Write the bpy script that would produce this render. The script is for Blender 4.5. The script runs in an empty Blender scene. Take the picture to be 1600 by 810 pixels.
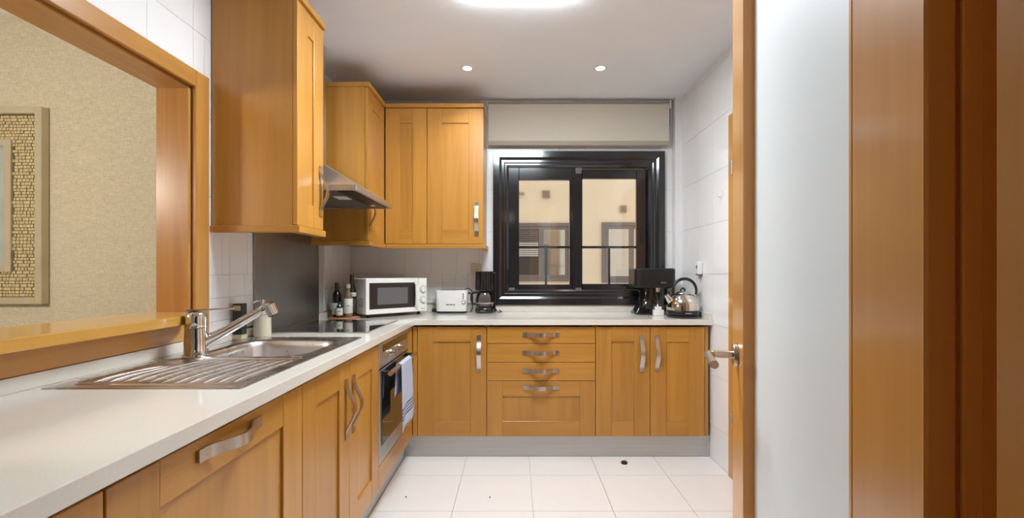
import bpy, bmesh, math, random
from mathutils import Vector, Matrix
random.seed(7)
R = math.radians
PI = math.pi

# ---------------------------------------------------------------- camera, world, exposure
F, VX, VY, H = 715.0, 805.0, 426.0, 1.1826        # focal length (px), vanishing point, camera height
scene = bpy.context.scene
COL = scene.collection
cam_d = bpy.data.cameras.new('camera'); cam = bpy.data.objects.new('camera', cam_d); COL.objects.link(cam)
cam_d.sensor_fit = 'HORIZONTAL'; cam_d.sensor_width = 36.0; cam_d.lens = F * 36.0 / 1600.0
cam_d.shift_x = -(VX - 800) / 1600.0; cam_d.shift_y = (VY - 405) / 1600.0
cam_d.clip_start = 0.02; cam_d.clip_end = 100
cam.location = (0, 0, H); cam.rotation_euler = (PI / 2, 0, 0)
scene.camera = cam
scene.view_settings.view_transform = 'Standard'
scene.view_settings.look = 'None'
scene.view_settings.gamma = 1.0
scene.view_settings.use_curve_mapping = False
scene.view_settings.exposure = 0.0
PANEL_STRENGTH, SPOT_W, HALL_FILL_W, DINING_FILL_W = 50.0, 15.0, 0.8, 48.0
world = bpy.data.worlds.new('world'); scene.world = world; world.use_nodes = True
bg = world.node_tree.nodes['Background']
bg.inputs[0].default_value = (1.0, 0.93, 0.82, 1); bg.inputs[1].default_value = 1.25


def px(x, Y): return (x - VX) * Y / F
def pz(y, Y): return H - (y - VY) * Y / F

# ---------------------------------------------------------------- materials
MATS = {}
def newmat(name):
    m = bpy.data.materials.new(name); m.use_nodes = True
    MATS[name] = m
    return m, m.node_tree, m.node_tree.nodes['Principled BSDF']
def lin(r, g, b):
    f = lambda c: (c / 255 / 12.92) if c <= 10 else ((c / 255 + 0.055) / 1.055) ** 2.4
    return (f(r), f(g), f(b), 1)
def ramp(nt, fac, stops):
    n = nt.nodes.new('ShaderNodeValToRGB')
    while len(n.color_ramp.elements) < len(stops): n.color_ramp.elements.new(0.5)
    for e, (p, c) in zip(n.color_ramp.elements, stops): e.position = p; e.color = c
    nt.links.new(fac, n.inputs[0]); return n.outputs[0]
def noise(nt, scale, detail=4, rough=0.6, vec=None, dist=0.0):
    n = nt.nodes.new('ShaderNodeTexNoise'); n.inputs['Scale'].default_value = scale
    n.inputs['Detail'].default_value = detail; n.inputs['Roughness'].default_value = rough
    n.inputs['Distortion'].default_value = dist
    if vec is not None: nt.links.new(vec, n.inputs['Vector'])
    return n.outputs[0]
def objcoord(nt, sc=(1, 1, 1), rnd=False):
    tc = nt.nodes.new('ShaderNodeTexCoord'); mp = nt.nodes.new('ShaderNodeMapping')
    mp.inputs['Scale'].default_value = sc
    nt.links.new(tc.outputs['Object'], mp.inputs['Vector'])
    if rnd:
        oi = nt.nodes.new('ShaderNodeObjectInfo'); ml = nt.nodes.new('ShaderNodeMath'); ml.operation = 'MULTIPLY'
        ml.inputs[1].default_value = 37.0
        nt.links.new(oi.outputs['Random'], ml.inputs[0]); nt.links.new(ml.outputs[0], mp.inputs['Location'])
    return mp.outputs[0]
def bump(nt, b, h, strength, dist=0.002):
    n = nt.nodes.new('ShaderNodeBump'); n.inputs['Strength'].default_value = strength
    n.inputs['Distance'].default_value = dist
    nt.links.new(h, n.inputs['Height']); nt.links.new(n.outputs[0], b.inputs['Normal'])
def mixc(nt, fac, a, b, mode='MIX'):
    n = nt.nodes.new('ShaderNodeMix'); n.data_type = 'RGBA'; n.blend_type = mode
    for s, v in ((n.inputs[0], fac), (n.inputs[6], a), (n.inputs[7], b)):
        if hasattr(v, 'is_linked') or hasattr(v, 'links'): nt.links.new(v, s)
        else: s.default_value = v
    return n.outputs[2]

def wood(name, axis, light=(0.53, 0.248, 0.044, 1), dark=(0.455, 0.20, 0.030, 1), rough=0.33):
    m, nt, b = newmat(name)
    sc = [26, 26, 26]; sc[axis] = 1.6
    v = objcoord(nt, sc, True)
    f1 = noise(nt, 1.0, 6, 0.62, v, 0.6)
    sc2 = [9, 9, 9]; sc2[axis] = 0.25
    f2 = noise(nt, 1.0, 2, 0.5, objcoord(nt, sc2, True))
    c1 = ramp(nt, f1, [(0.3, dark), (0.62, light)])
    c2 = ramp(nt, f2, [(0.35, (0.92, 0.91, 0.9, 1)), (0.65, (1.05, 1.05, 1.05, 1))])
    c = mixc(nt, 1.0, c1, c2, 'MULTIPLY')
    oi = nt.nodes.new('ShaderNodeObjectInfo')
    c3 = ramp(nt, oi.outputs['Random'], [(0, (0.93, 0.92, 0.9, 1)), (1, (1.05, 1.05, 1.05, 1))])
    c = mixc(nt, 1.0, c, c3, 'MULTIPLY')
    nt.links.new(c, b.inputs['Base Color'])
    b.inputs['Roughness'].default_value = rough
    b.inputs['Coat Weight'].default_value = 0.25; b.inputs['Coat Roughness'].default_value = 0.15
    bump(nt, b, f1, 0.05, 0.001)
    return m
def plain(name, col, rough=0.5, metal=0.0, spec=0.5, var=0.0, vscale=30, coat=0.0, bmp=0.0):
    m, nt, b = newmat(name)
    b.inputs['Roughness'].default_value = rough; b.inputs['Metallic'].default_value = metal
    b.inputs['Specular IOR Level'].default_value = spec
    b.inputs['Coat Weight'].default_value = coat; b.inputs['Coat Roughness'].default_value = 0.06
    f = noise(nt, vscale, 4, 0.6, objcoord(nt))
    k = max(var, 0.015)
    lo = tuple(max(0, c * (1 - k)) for c in col[:3]) + (1,)
    hi = tuple(c * (1 + k) for c in col[:3]) + (1,)
    nt.links.new(ramp(nt, f, [(0.3, lo), (0.7, hi)]), b.inputs['Base Color'])
    if bmp: bump(nt, b, f, bmp, 0.002)
    return m
def metal(name, col, rough, axis=None, stretch=60):
    m, nt, b = newmat(name)
    b.inputs['Metallic'].default_value = 1.0
    sc = [stretch * 4] * 3
    if axis is not None: sc[axis] = 2
    f = noise(nt, 1.0, 3, 0.6, objcoord(nt, sc))
    lo = tuple(c * 0.88 for c in col[:3]) + (1,)
    nt.links.new(ramp(nt, f, [(0.35, lo), (0.65, col)]), b.inputs['Base Color'])
    r = nt.nodes.new('ShaderNodeMapRange'); r.inputs[3].default_value = rough * 0.8; r.inputs[4].default_value = rough * 1.25
    nt.links.new(f, r.inputs[0]); nt.links.new(r.outputs[0], b.inputs['Roughness'])
    if axis is not None: bump(nt, b, f, 0.04, 0.0005)
    return m
def emit(name, col, s):
    m, nt, b = newmat(name)
    b.inputs['Base Color'].default_value = (0.9, 0.9, 0.9, 1)
    b.inputs['Emission Color'].default_value = col; b.inputs['Emission Strength'].default_value = s
    return m
def thinglass(name, tint, gloss=0.1, rough=0.0):
    m = bpy.data.materials.new(name); m.use_nodes = True; nt = m.node_tree; MATS[name] = m
    nt.nodes.clear()
    o = nt.nodes.new('ShaderNodeOutputMaterial'); mx = nt.nodes.new('ShaderNodeMixShader')
    t = nt.nodes.new('ShaderNodeBsdfTransparent'); g = nt.nodes.new('ShaderNodeBsdfGlossy')
    fr = nt.nodes.new('ShaderNodeFresnel'); fr.inputs[0].default_value = 1.45
    ad = nt.nodes.new('ShaderNodeMath'); ad.operation = 'ADD'; ad.inputs[1].default_value = gloss; ad.use_clamp = True
    t.inputs[0].default_value = tint; g.inputs['Roughness'].default_value = rough
    nt.links.new(fr.outputs[0], ad.inputs[0]); nt.links.new(ad.outputs[0], mx.inputs[0])
    nt.links.new(t.outputs[0], mx.inputs[1]); nt.links.new(g.outputs[0], mx.inputs[2]); nt.links.new(mx.outputs[0], o.inputs[0])
    return m

wood('wood_z', 2); wood('wood_x', 0); wood('wood_y', 1)
wood('door_wood', 2, (0.61, 0.29, 0.07, 1), (0.54, 0.24, 0.05, 1), 0.28)
wood('trim_z', 2, (0.56, 0.27, 0.065, 1), (0.46, 0.20, 0.042, 1), 0.3)
wood('trim_y', 1, (0.56, 0.27, 0.065, 1), (0.46, 0.20, 0.042, 1), 0.3)
wood('ledge_wood', 1, (0.62, 0.33, 0.075, 1), (0.53, 0.26, 0.05, 1), 0.16)
plain('tile_white', lin(239, 237, 237), 0.16, var=0.02, vscale=3)
plain('grout', lin(196, 190, 184), 0.8)
plain('floor_tile', lin(236, 230, 226), 0.2, var=0.02, vscale=2.5)
plain('ceiling_paint', lin(241, 241, 244), 0.85, var=0.015, vscale=3)
plain('wall_paint', lin(146, 134, 118), 0.85, var=0.02)  # hall walls darkened to lessen light bounced onto the door's hinge edge
plain('quartz', lin(222, 215, 205), 0.12, var=0.035, vscale=260, coat=0.1)
metal('steel_sheet', lin(164, 161, 157), 0.34, 2)
metal('steel', lin(204, 200, 197), 0.38, None, 20)
metal('sink_steel', lin(222, 219, 218), 0.27, None, 2)
metal('hood_steel', lin(214, 214, 216), 0.3)
metal('nickel', lin(204, 192, 178), 0.28, 2)
metal('strap_steel', lin(206, 198, 188), 0.25, None, 120)
metal('chrome', lin(225, 222, 220), 0.06)
metal('kettle_steel', lin(222, 214, 206), 0.07)
metal('plinth_alu', lin(206, 204, 202), 0.5, 0)
plain('hood_under', lin(120, 122, 124), 0.4, 0.6)
plain('black_gloss', lin(24, 23, 24), 0.1, coat=0.4)
plain('black_plastic', lin(26, 25, 25), 0.35)
plain('grey_plastic', lin(96, 94, 96), 0.45)
plain('dark_metal', lin(44, 42, 44), 0.32, 0.3)
plain('black_hob', lin(10, 10, 11), 0.04, coat=0.5)
plain('oven_glass', lin(14, 13, 13), 0.05, coat=0.5)
plain('smoked_glass', lin(34, 32, 33), 0.3)
plain('window_alu', lin(34, 32, 34), 0.14, coat=0.5)
plain('white_plastic', lin(226, 226, 224), 0.3)
plain('white_gloss', lin(235, 233, 228), 0.18)
plain('cream_plastic', lin(214, 203, 180), 0.4)
plain('blind_cloth', lin(216, 208, 194), 0.85, var=0.02, vscale=200, bmp=0.1)
plain('blind_bar', lin(176, 164, 148), 0.6)
plain('facade', lin(238, 221, 198), 0.9, var=0.02, vscale=2)
plain('patio_ground', lin(160, 150, 140), 0.9, var=0.06)
plain('facade_frame', lin(122, 112, 112), 0.4, 0.2)
plain('facade_slat', lin(196, 192, 190), 0.5)
plain('facade_dark', lin(70, 64, 62), 0.35)
plain('mirror_pane', lin(196, 188, 178), 0.06, 0.85)
plain('vent_grey', lin(176, 160, 138), 0.7)
plain('speck', lin(40, 34, 26), 0.6)
plain('cork_tray', lin(176, 120, 78), 0.7, var=0.15, vscale=120)
plain('olive_glass', lin(40, 40, 14), 0.06, coat=0.4)
plain('dark_glass', lin(22, 18, 16), 0.06, coat=0.4)
plain('amber_glass', lin(120, 104, 84), 0.08, coat=0.4)
plain('label_white', lin(214, 210, 200), 0.6, var=0.05, vscale=300)
plain('label_pale', lin(190, 198, 194), 0.6, var=0.05, vscale=300)
plain('label_dark', lin(60, 56, 48), 0.6, var=0.3, vscale=300)
plain('cap_brown', lin(54, 36, 28), 0.4)
plain('cap_cream', lin(196, 186, 150), 0.4)
plain('print_black', lin(22, 22, 22), 0.5)
plain('print_grey', lin(190, 188, 186), 0.5)
plain('print_gold', lin(196, 182, 120), 0.5, var=0.25, vscale=150)
plain('carton_black', lin(30, 30, 24), 0.4, var=0.2, vscale=90)
plain('champagne', lin(206, 196, 168), 0.38, 0.35, var=0.05, vscale=8)
plain('mosaic', lin(222, 204, 160), 0.3, 0.3, var=0.2, vscale=55)
plain('mosaic_bed', lin(92, 78, 50), 0.7)
plain('print_art', lin(176, 186, 178), 0.3, var=0.12, vscale=6)
thinglass('pane', (0.96, 0.97, 0.97, 1), 0.03)
thinglass('carafe_glass', (0.86, 0.84, 0.82, 1), 0.10)
emit('lamp_diffuser', (0.82, 0.93, 1.0, 1), PANEL_STRENGTH)
emit('ceiling_fill', (0.82, 0.93, 1.0, 1), 11.0)  # glow added on the panel sides to brighten the ceiling
emit('spot_bulb', (1.0, 0.95, 0.88, 1), 30.0)
emit('fill_shade', (1.0, 0.94, 0.86, 1), 1.0)  # glowing shades of the added fill pendants

# wallpaper: linen weave
m, nt, b = newmat('wallpaper')
fa = noise(nt, 1.0, 5, 0.7, objcoord(nt, (420, 420, 40))); fb = noise(nt, 1.0, 5, 0.7, objcoord(nt, (30, 30, 420)))
c = mixc(nt, 0.5, fa, fb)
nt.links.new(ramp(nt, c, [(0.36, lin(180, 167, 138)), (0.62, lin(224, 214, 190))]), b.inputs['Base Color'])
b.inputs['Roughness'].default_value = 0.8; bump(nt, b, c, 0.25, 0.002)
# frosted glass: diffuse light through it plus a soft sheen
m = bpy.data.materials.new('frosted'); m.use_nodes = True; nt = m.node_tree; MATS['frosted'] = m
b = nt.nodes['Principled BSDF']; b.inputs['Base Color'].default_value = lin(240, 246, 250)
b.inputs['Roughness'].default_value = 0.4
b.inputs['Specular IOR Level'].default_value = 0.3
f = noise(nt, 700, 2, 0.5, objcoord(nt)); bump(nt, b, f, 0.15, 0.0005)
tl = nt.nodes.new('ShaderNodeBsdfTranslucent'); tl.inputs[0].default_value = lin(236, 242, 243)
mx = nt.nodes.new('ShaderNodeMixShader'); mx.inputs[0].default_value = 0.12
nt.links.new(b.outputs[0], mx.inputs[1]); nt.links.new(tl.outputs[0], mx.inputs[2])
nt.links.new(mx.outputs[0], nt.nodes['Material Output'].inputs[0])
# towel: lavender terry with dark stripes near the hem (woven pattern measured from the hem)
m, nt, b = newmat('towel_cloth')
tc = nt.nodes.new('ShaderNodeTexCoord'); sp = nt.nodes.new('ShaderNodeSeparateXYZ'); nt.links.new(tc.outputs['UV'], sp.inputs[0])
stops = [(0.0, (0, 0, 0, 1))]
for k in range(4):
    p = 0.17 + 0.05 * k
    stops += [(p, (1, 1, 1, 1)), (p + 0.022, (0, 0, 0, 1))]
rp = ramp(nt, sp.outputs[1], stops)
rp.node.color_ramp.interpolation = 'CONSTANT'
fz = noise(nt, 420, 3, 0.7, objcoord(nt))
base = ramp(nt, fz, [(0.3, lin(158, 162, 186)), (0.7, lin(206, 210, 228))])
nt.links.new(mixc(nt, rp, base, lin(62, 62, 84)), b.inputs['Base Color'])
b.inputs['Roughness'].default_value = 0.95; bump(nt, b, fz, 0.6, 0.003)

# ---------------------------------------------------------------- mesh helpers
def bx(bm, x0, x1, y0, y1, z0, z1, bev=0.0, seg=1, M=None):
    r = bmesh.ops.create_cube(bm, size=1.0)
    vs = r['verts']
    for v in vs:
        v.co = Vector(((x0 + x1) / 2 + v.co.x * (x1 - x0), (y0 + y1) / 2 + v.co.y * (y1 - y0), (z0 + z1) / 2 + v.co.z * (z1 - z0)))
    geo = vs
    if bev > 0:
        es = list({e for v in vs for e in v.link_edges})
        rr_ = bmesh.ops.bevel(bm, geom=es, offset=bev, segments=seg, affect='EDGES', profile=0.6)
        geo = list({v for f_ in rr_['faces'] for v in f_.verts})
    if M is not None: bmesh.ops.transform(bm, matrix=M, verts=list(set(geo)))
    return geo
def cyl(bm, a, b_, r0, r1=None, n=24, cap=True):
    a, b_ = Vector(a), Vector(b_); r1 = r0 if r1 is None else r1
    d = (b_ - a).normalized(); u = d.orthogonal().normalized(); w = d.cross(u)
    rings = []
    for p, r in ((a, r0), (b_, r1)):
        rings.append([bm.verts.new(p + (u * math.cos(2 * PI * k / n) + w * math.sin(2 * PI * k / n)) * r) for k in range(n)])
    for k in range(n):
        f_ = bm.faces.new((rings[0][k], rings[0][(k + 1) % n], rings[1][(k + 1) % n], rings[1][k])); f_.smooth = True
    if cap: bm.faces.new(rings[0]); bm.faces.new(rings[1])
def tube(bm, pts, r, n=12, cap=True):
    pts = [Vector(p) for p in pts]; rs = r if isinstance(r, (list, tuple)) else [r] * len(pts)
    rings = []; up = None
    for i, p in enumerate(pts):
        d = (pts[min(i + 1, len(pts) - 1)] - pts[max(i - 1, 0)]).normalized()
        if up is None: up = d.orthogonal().normalized()
        up = (up - d * up.dot(d)).normalized(); w = d.cross(up)
        rings.append([bm.verts.new(p + (up * math.cos(2 * PI * k / n) + w * math.sin(2 * PI * k / n)) * rs[i]) for k in range(n)])
    for i in range(len(rings) - 1):
        for k in range(n):
            f_ = bm.faces.new((rings[i][k], rings[i][(k + 1) % n], rings[i + 1][(k + 1) % n], rings[i + 1][k])); f_.smooth = True
    if cap: bm.faces.new(rings[0]); bm.faces.new(rings[-1])
def lathe(bm, prof, c, n=32, sx=1.0, sy=1.0, smooth=True):
    cx, cy, cz = c; rings = []
    for r, z in prof:
        if r < 1e-6: rings.append([bm.verts.new((cx, cy, cz + z))])
        else: rings.append([bm.verts.new((cx + r * sx * math.cos(2 * PI * k / n), cy + r * sy * math.sin(2 * PI * k / n), cz + z)) for k in range(n)])
    for a, b_ in zip(rings, rings[1:]):
        for k in range(n):
            k2 = (k + 1) % n
            if len(a) == 1 and len(b_) == 1: continue
            if len(a) == 1: f_ = bm.faces.new((a[0], b_[k], b_[k2]))
            elif len(b_) == 1: f_ = bm.faces.new((a[k], b_[0], a[k2]))
            else: f_ = bm.faces.new((a[k], a[k2], b_[k2], b_[k]))
            f_.smooth = smooth
def prism(bm, poly, z0, z1, M=None):
    lo = [bm.verts.new((p[0], p[1], z0)) for p in poly]; hi = [bm.verts.new((p[0], p[1], z1)) for p in poly]
    n = len(poly)
    bm.faces.new(lo); bm.faces.new(hi)
    for k in range(n): bm.faces.new((lo[k], lo[(k + 1) % n], hi[(k + 1) % n], hi[k]))
    if M is not None: bmesh.ops.transform(bm, matrix=M, verts=lo + hi)
def rr(x0, x1, y0, y1, r, n=8):
    pts = []
    for cx, cy, a0 in ((x1 - r, y1 - r, 0), (x0 + r, y1 - r, 90), (x0 + r, y0 + r, 180), (x1 - r, y0 + r, 270)):
        for k in range(n + 1):
            a = R(a0 + 90 * k / n); pts.append((cx + r * math.cos(a), cy + r * math.sin(a)))
    return pts
def rings(bm, lst, close0=False, close1=False, smooth=True):
    vs = [[bm.verts.new(p) for p in ring] for ring in lst]
    n = len(vs[0])
    for a, b_ in zip(vs, vs[1:]):
        for k in range(n):
            f_ = bm.faces.new((a[k], a[(k + 1) % n], b_[(k + 1) % n], b_[k])); f_.smooth = smooth
    if close0: bm.faces.new(vs[0])
    if close1: bm.faces.new(vs[-1])
def slab(bm, xs, ys, keep, z0, z1):
    g = {}
    def V(i, j, z):
        if (i, j, z) not in g: g[(i, j, z)] = bm.verts.new((xs[i], ys[j], z))
        return g[(i, j, z)]
    K = lambda i, j: 0 <= i < len(xs) - 1 and 0 <= j < len(ys) - 1 and keep((xs[i] + xs[i + 1]) / 2, (ys[j] + ys[j + 1]) / 2)
    for i in range(len(xs) - 1):
        for j in range(len(ys) - 1):
            if not K(i, j): continue
            bm.faces.new((V(i, j, z1), V(i + 1, j, z1), V(i + 1, j + 1, z1), V(i, j + 1, z1)))
            bm.faces.new((V(i, j, z0), V(i, j + 1, z0), V(i + 1, j + 1, z0), V(i + 1, j, z0)))
            for di, dj, p, q in ((-1, 0, (i, j), (i, j + 1)), (1, 0, (i + 1, j), (i + 1, j + 1)), (0, -1, (i, j), (i + 1, j)), (0, 1, (i, j + 1), (i + 1, j + 1))):
                if not K(i + di, j + dj):
                    bm.faces.new((V(*p, z0), V(*q, z0), V(*q, z1), V(*p, z1)))
def build(name, bm, mat, parent=None, fix=True, bevel=None):
    if fix: bmesh.ops.recalc_face_normals(bm, faces=bm.faces[:])
    for e in bm.edges:
        if len(e.link_faces) == 2 and e.calc_face_angle(0) > R(50): e.smooth = False
    me = bpy.data.meshes.new(name); bm.to_mesh(me); bm.free()
    me.materials.append(MATS[mat])
    return link(name, me, parent, bevel)
def link(name, me, parent=None, bevel=None):
    o = bpy.data.objects.new(name, me); COL.objects.link(o)
    if parent is not None:
        o.parent = parent; o.matrix_parent_inverse = WM[parent.name].inverted()
    WM[o.name] = Matrix.Identity(4)
    if bevel:
        md = o.modifiers.new('edge', 'BEVEL'); md.width = bevel; md.segments = 2; md.limit_method = 'ANGLE'; md.angle_limit = R(40)
    return o
WM = {}
def tag(o, label, cat, group=None, kind=None):
    o['label'] = label; o['category'] = cat
    if group: o['group'] = group
    if kind: o['kind'] = kind
    return o
def thing(name, label, cat, loc=(0, 0, 0), group=None, kind=None):
    o = bpy.data.objects.new(name, None); COL.objects.link(o); o.location = loc; o.empty_display_size = 0.05
    WM[o.name] = Matrix.Translation(Vector(loc))
    return tag(o, label, cat, group, kind)
def boxobj(name, dims, mat, parent=None, bev=0.0, seg=1):
    bm = bmesh.new(); bx(bm, *dims, bev, seg); return build(name, bm, mat, parent)
def boxes(name, lst, mat, parent=None, bev=0.0):
    bm = bmesh.new()
    for d in lst: bx(bm, *d, bev)
    return build(name, bm, mat, parent)
def lettering(parent, M, w, h, n, mat, name='lettering'):
    """a row of small printed strokes: the writing is too small in the photograph to be read"""
    bm = bmesh.new(); x = -w / 2; step = w / n
    for k in range(n):
        ww = step * random.uniform(0.5, 0.85); hh = h * (1.0 if k % 3 else 0.75)
        bx(bm, x, x + ww, 0, hh, 0, 0.0006); x += step
    bmesh.ops.transform(bm, matrix=M, verts=bm.verts[:])
    return build(name, bm, mat, parent)
def frame(o, u, v, n):
    """matrix taking local (u, v, n) axes to world with origin o"""
    u, v, n, o = Vector(u), Vector(v), Vector(n), Vector(o)
    return Matrix(((u.x, v.x, n.x, o.x), (u.y, v.y, n.y, o.y), (u.z, v.z, n.z, o.z), (0, 0, 0, 1)))

# ---------------------------------------------------------------- the room shell
XL, XR, YB, YF, ZC = -1.25, 1.25, 3.485, 0.30, 2.494
XD = -1.372                     # dining-room side of the pass-through wall
TT = 0.008                      # wall tile thickness
fl = boxobj('floor', (-4.3, 1.40, -1.72, 3.685, -0.12, -0.009), 'grout')
tag(fl, 'pale cream square floor tiles with thin joints', 'floor', kind='structure')
wood('parquet', 0, (0.16, 0.075, 0.026, 1), (0.11, 0.05, 0.016, 1), 0.35)  # unseen hall floor, made dark so less light bounces onto the door edge
tag(boxobj('floor_hall', (-4.3, 1.25, -1.6, 0.205, -0.009, 0.0), 'parquet'), 'unseen dark hall floor added to cut light bounced onto the door', 'floor', kind='structure')
ce = boxobj('ceiling', (-4.3, 1.40, -1.72, 3.685, ZC, ZC + 0.12), 'ceiling_paint')
tag(ce, 'plain off-white kitchen ceiling with recessed lights', 'ceiling', kind='structure')
# window hole in back wall
WX0, WX1, WZ0, WZ1 = px(770.7, 3.47), px(1038, 3.47), pz(476.5, 3.47), pz(237, 3.47)
hx0, hx1, hz0, hz1 = WX0 + 0.05, WX1 - 0.05, WZ0 + 0.05, WZ1 - 0.05
y0, y1 = YB + TT, 3.685
wb = boxes('wall_back', [(XD, hx0, y0, y1, 0, ZC), (hx1, 1.40, y0, y1, 0, ZC), (hx0, hx1, y0, y1, 0, hz0), (hx0, hx1, y0, y1, hz1, ZC)], 'grout')
tag(wb, 'white tiled back wall around the black kitchen window', 'wall', kind='structure')
# left wall with pass-through
PY0, PY1, PZ0, PZ1 = 0.72, 1.774, 0.985, 1.903
x0, x1 = XD, XL - TT
wl = boxes('wall_left', [(x0, x1, 0.206, PY0, 0, ZC), (x0, x1, PY1, y0, 0, ZC), (x0, x1, PY0, PY1, 0, PZ0), (x0, x1, PY0, PY1, PZ1 + 0.02, ZC)], 'grout')
tag(wl, 'white tiled kitchen wall with a wood framed serving hatch', 'wall', kind='structure')
# right wall with door hole
D2Y0, D2Y1, D2Z = 1.83, 2.585, 2.03
wr = boxes('wall_right', [(XR + TT, 1.40, -1.6, D2Y0, 0, ZC), (XR + TT, 1.40, D2Y1, y0, 0, ZC), (XR + TT, 1.40, D2Y0, D2Y1, D2Z, ZC)], 'grout')
tag(wr, 'white tiled wall beside the kettle with small fittings', 'wall', kind='structure')
wf = boxes('wall_front', [(0.262, XR + TT, 0.07, 0.205, 0, ZC), (-4.3, -0.60, 0.07, 0.205, 0, ZC), (-0.60, 0.262, 0.07, 0.205, 2.10, ZC)], 'wall_paint')  # left end lengthened, unseen, to keep dining room light out of the hall
tag(wf, 'plain painted wall around the kitchen doorway', 'wall', kind='structure')
tag(boxobj('wall_dining', (-4.3, XD, 2.31, 2.43, 0, ZC), 'wallpaper'), 'beige linen textured wallpaper wall seen through the serving hatch', 'wall', kind='structure')
tag(boxobj('wall_dining_side', (-4.42, -4.3, -1.72, 2.43, 0, ZC), 'wallpaper'), 'far side wall of the room beyond the hatch', 'wall', kind='structure')
tag(boxobj('wall_hall', (-4.3, 1.40, -1.72, -1.6, 0, ZC), 'wall_paint'), 'hall wall facing the kitchen doorway', 'wall', kind='structure')

# wall tiles: one object each
def clip(rect, holes):
    out = [rect]
    for h in holes:
        nxt = []
        for a0, a1, b0, b1 in out:
            c0, c1, d0, d1 = max(a0, h[0]), min(a1, h[1]), max(b0, h[2]), min(b1, h[3])
            if c0 >= c1 or d0 >= d1: nxt.append((a0, a1, b0, b1)); continue
            for q in ((a0, c0, b0, b1), (c1, a1, b0, b1), (c0, c1, b0, d0), (c0, c1, d1, b1)):
                if q[1] - q[0] > 0.004 and q[3] - q[2] > 0.004: nxt.append(q)
        out = nxt
    return out
tile_cache = {}
def tiles(parent, u0, u1, v0, v1, pu, pv, phu, phv, holes, M, mat='tile_white', gap=0.0007, name='tile'):
    """rectangular tiles on a plane; u, v measured on the plane, M maps (u, v, depth) to world"""
    iu = math.floor((u0 - phu) / pu); 
    while phu + iu * pu < u1:
        iv = math.floor((v0 - phv) / pv)
        while phv + iv * pv < v1:
            rect = (max(u0, phu + iu * pu), min(u1, phu + (iu + 1) * pu), max(v0, phv + iv * pv), min(v1, phv + (iv + 1) * pv))
            iv += 1
            if rect[1] - rect[0] < 0.006 or rect[3] - rect[2] < 0.006: continue
            ps = clip(rect, holes)
            if not ps: continue
            key = (mat, tuple(round(c - d, 4) for p in ps for c, d in zip(p, (rect[0], rect[0], rect[2], rect[2]))), id(M))
            if key not in tile_cache:
                bm = bmesh.new()
                for p in ps:
                    bx(bm, p[0] - rect[0] + gap, p[1] - rect[0] - gap, p[2] - rect[2] + gap, p[3] - rect[2] - gap, -TT, 0)
                    bm.faces.ensure_lookup_table()
                M3 = M.to_3x3().to_4x4()
                bmesh.ops.transform(bm, matrix=M3, verts=bm.verts[:])
                bmesh.ops.recalc_face_normals(bm, faces=bm.faces[:])
                me = bpy.data.meshes.new(name); bm.to_mesh(me); bm.free(); me.materials.append(MATS[mat])
                tile_cache[key] = me
            o = link(name, tile_cache[key], parent)
            o.location = M @ Vector((rect[0], rect[2], 0))
        iu += 1
ZB = 1.173
MB = frame((0, YB, 0), (1, 0, 0), (0, 0, 1), (0, -1, 0))
wh = (WX0 + 0.03, WX1 - 0.03, WZ0 + 0.03, WZ1 - 0.03)
tiles(wb, XL + 0.001, 1.197, ZB, ZC, 0.195, 0.319, -1.03, ZB, [wh, (-2, -0.27, 1.44, 3), (-0.2, 1.18, 2.3, 2.47)], MB)
tiles(wb, XL + 0.001, WX0 + 0.03, 0.95, ZB, 0.0976, 0.0976, -0.5557, ZB, [(-1.25, -1.0, 0.9, 1.0)], MB)
tiles(wb, WX1 - 0.03, 1.197, 0.95, ZB, 0.0976, 0.0976, -0.5557, ZB, [], MB)
ML = frame((XL, 0, 0), (0, 1, 0), (0, 0, 1), (1, 0, 0))
ph = (PY0 - 0.06, PY1 + 0.065, 0.5, PZ1 + 0.06)
tiles(wl, 0.9, YB - 0.001, ZB, ZC, 0.2235, 0.319, 2.0, ZB, [ph, (1.95, 2.135, 1.45, 2.30), (2.82, 3.6, 1.45, 2.30), (2.2, 3.0, 0.5, 1.8)], ML)
tiles(wl, 0.9, YB - 0.001, 0.93, ZB, 0.1118, 0.0976, 2.0, ZB, [ph, (2.2, 3.0, 0.5, 1.8)], ML)
MR = frame((XR, 0, 0), (0, 1, 0), (0, 0, 1), (-1, 0, 0))
tiles(wr, 2.66, YB - 0.001, 0.0, ZC, 0.2235, 0.319, 2.0, ZB - 3 * 0.319, [(2.97, 3.6, -1, 0.92), (3.43, 3.6, 0, 3)], MR)
tiles(wr, 1.30, 2.66, 0.0, ZC, 0.2235, 0.319, 2.0, ZB - 3 * 0.319, [(D2Y0 - 0.06, D2Y1 + 0.06, -1, D2Z + 0.05)], MR)
MFL = frame((0, 0, 0), (1, 0, 0), (0, 1, 0), (0, 0, 1))
tiles(fl, -0.71, XR, 0.32, 2.95, 0.398, 0.40, -0.31, 2.666, [], MFL, 'floor_tile', 0.0012, 'floor_tile')
# boxed-in pipe corner
pc = boxobj('trim_4', (1.198, XR + TT, 3.427, y0, 0.95, ZC), 'tile_white'); tag(pc, 'narrow white boxed pipe in the corner beside the window', 'pipe casing', kind='structure')

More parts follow.
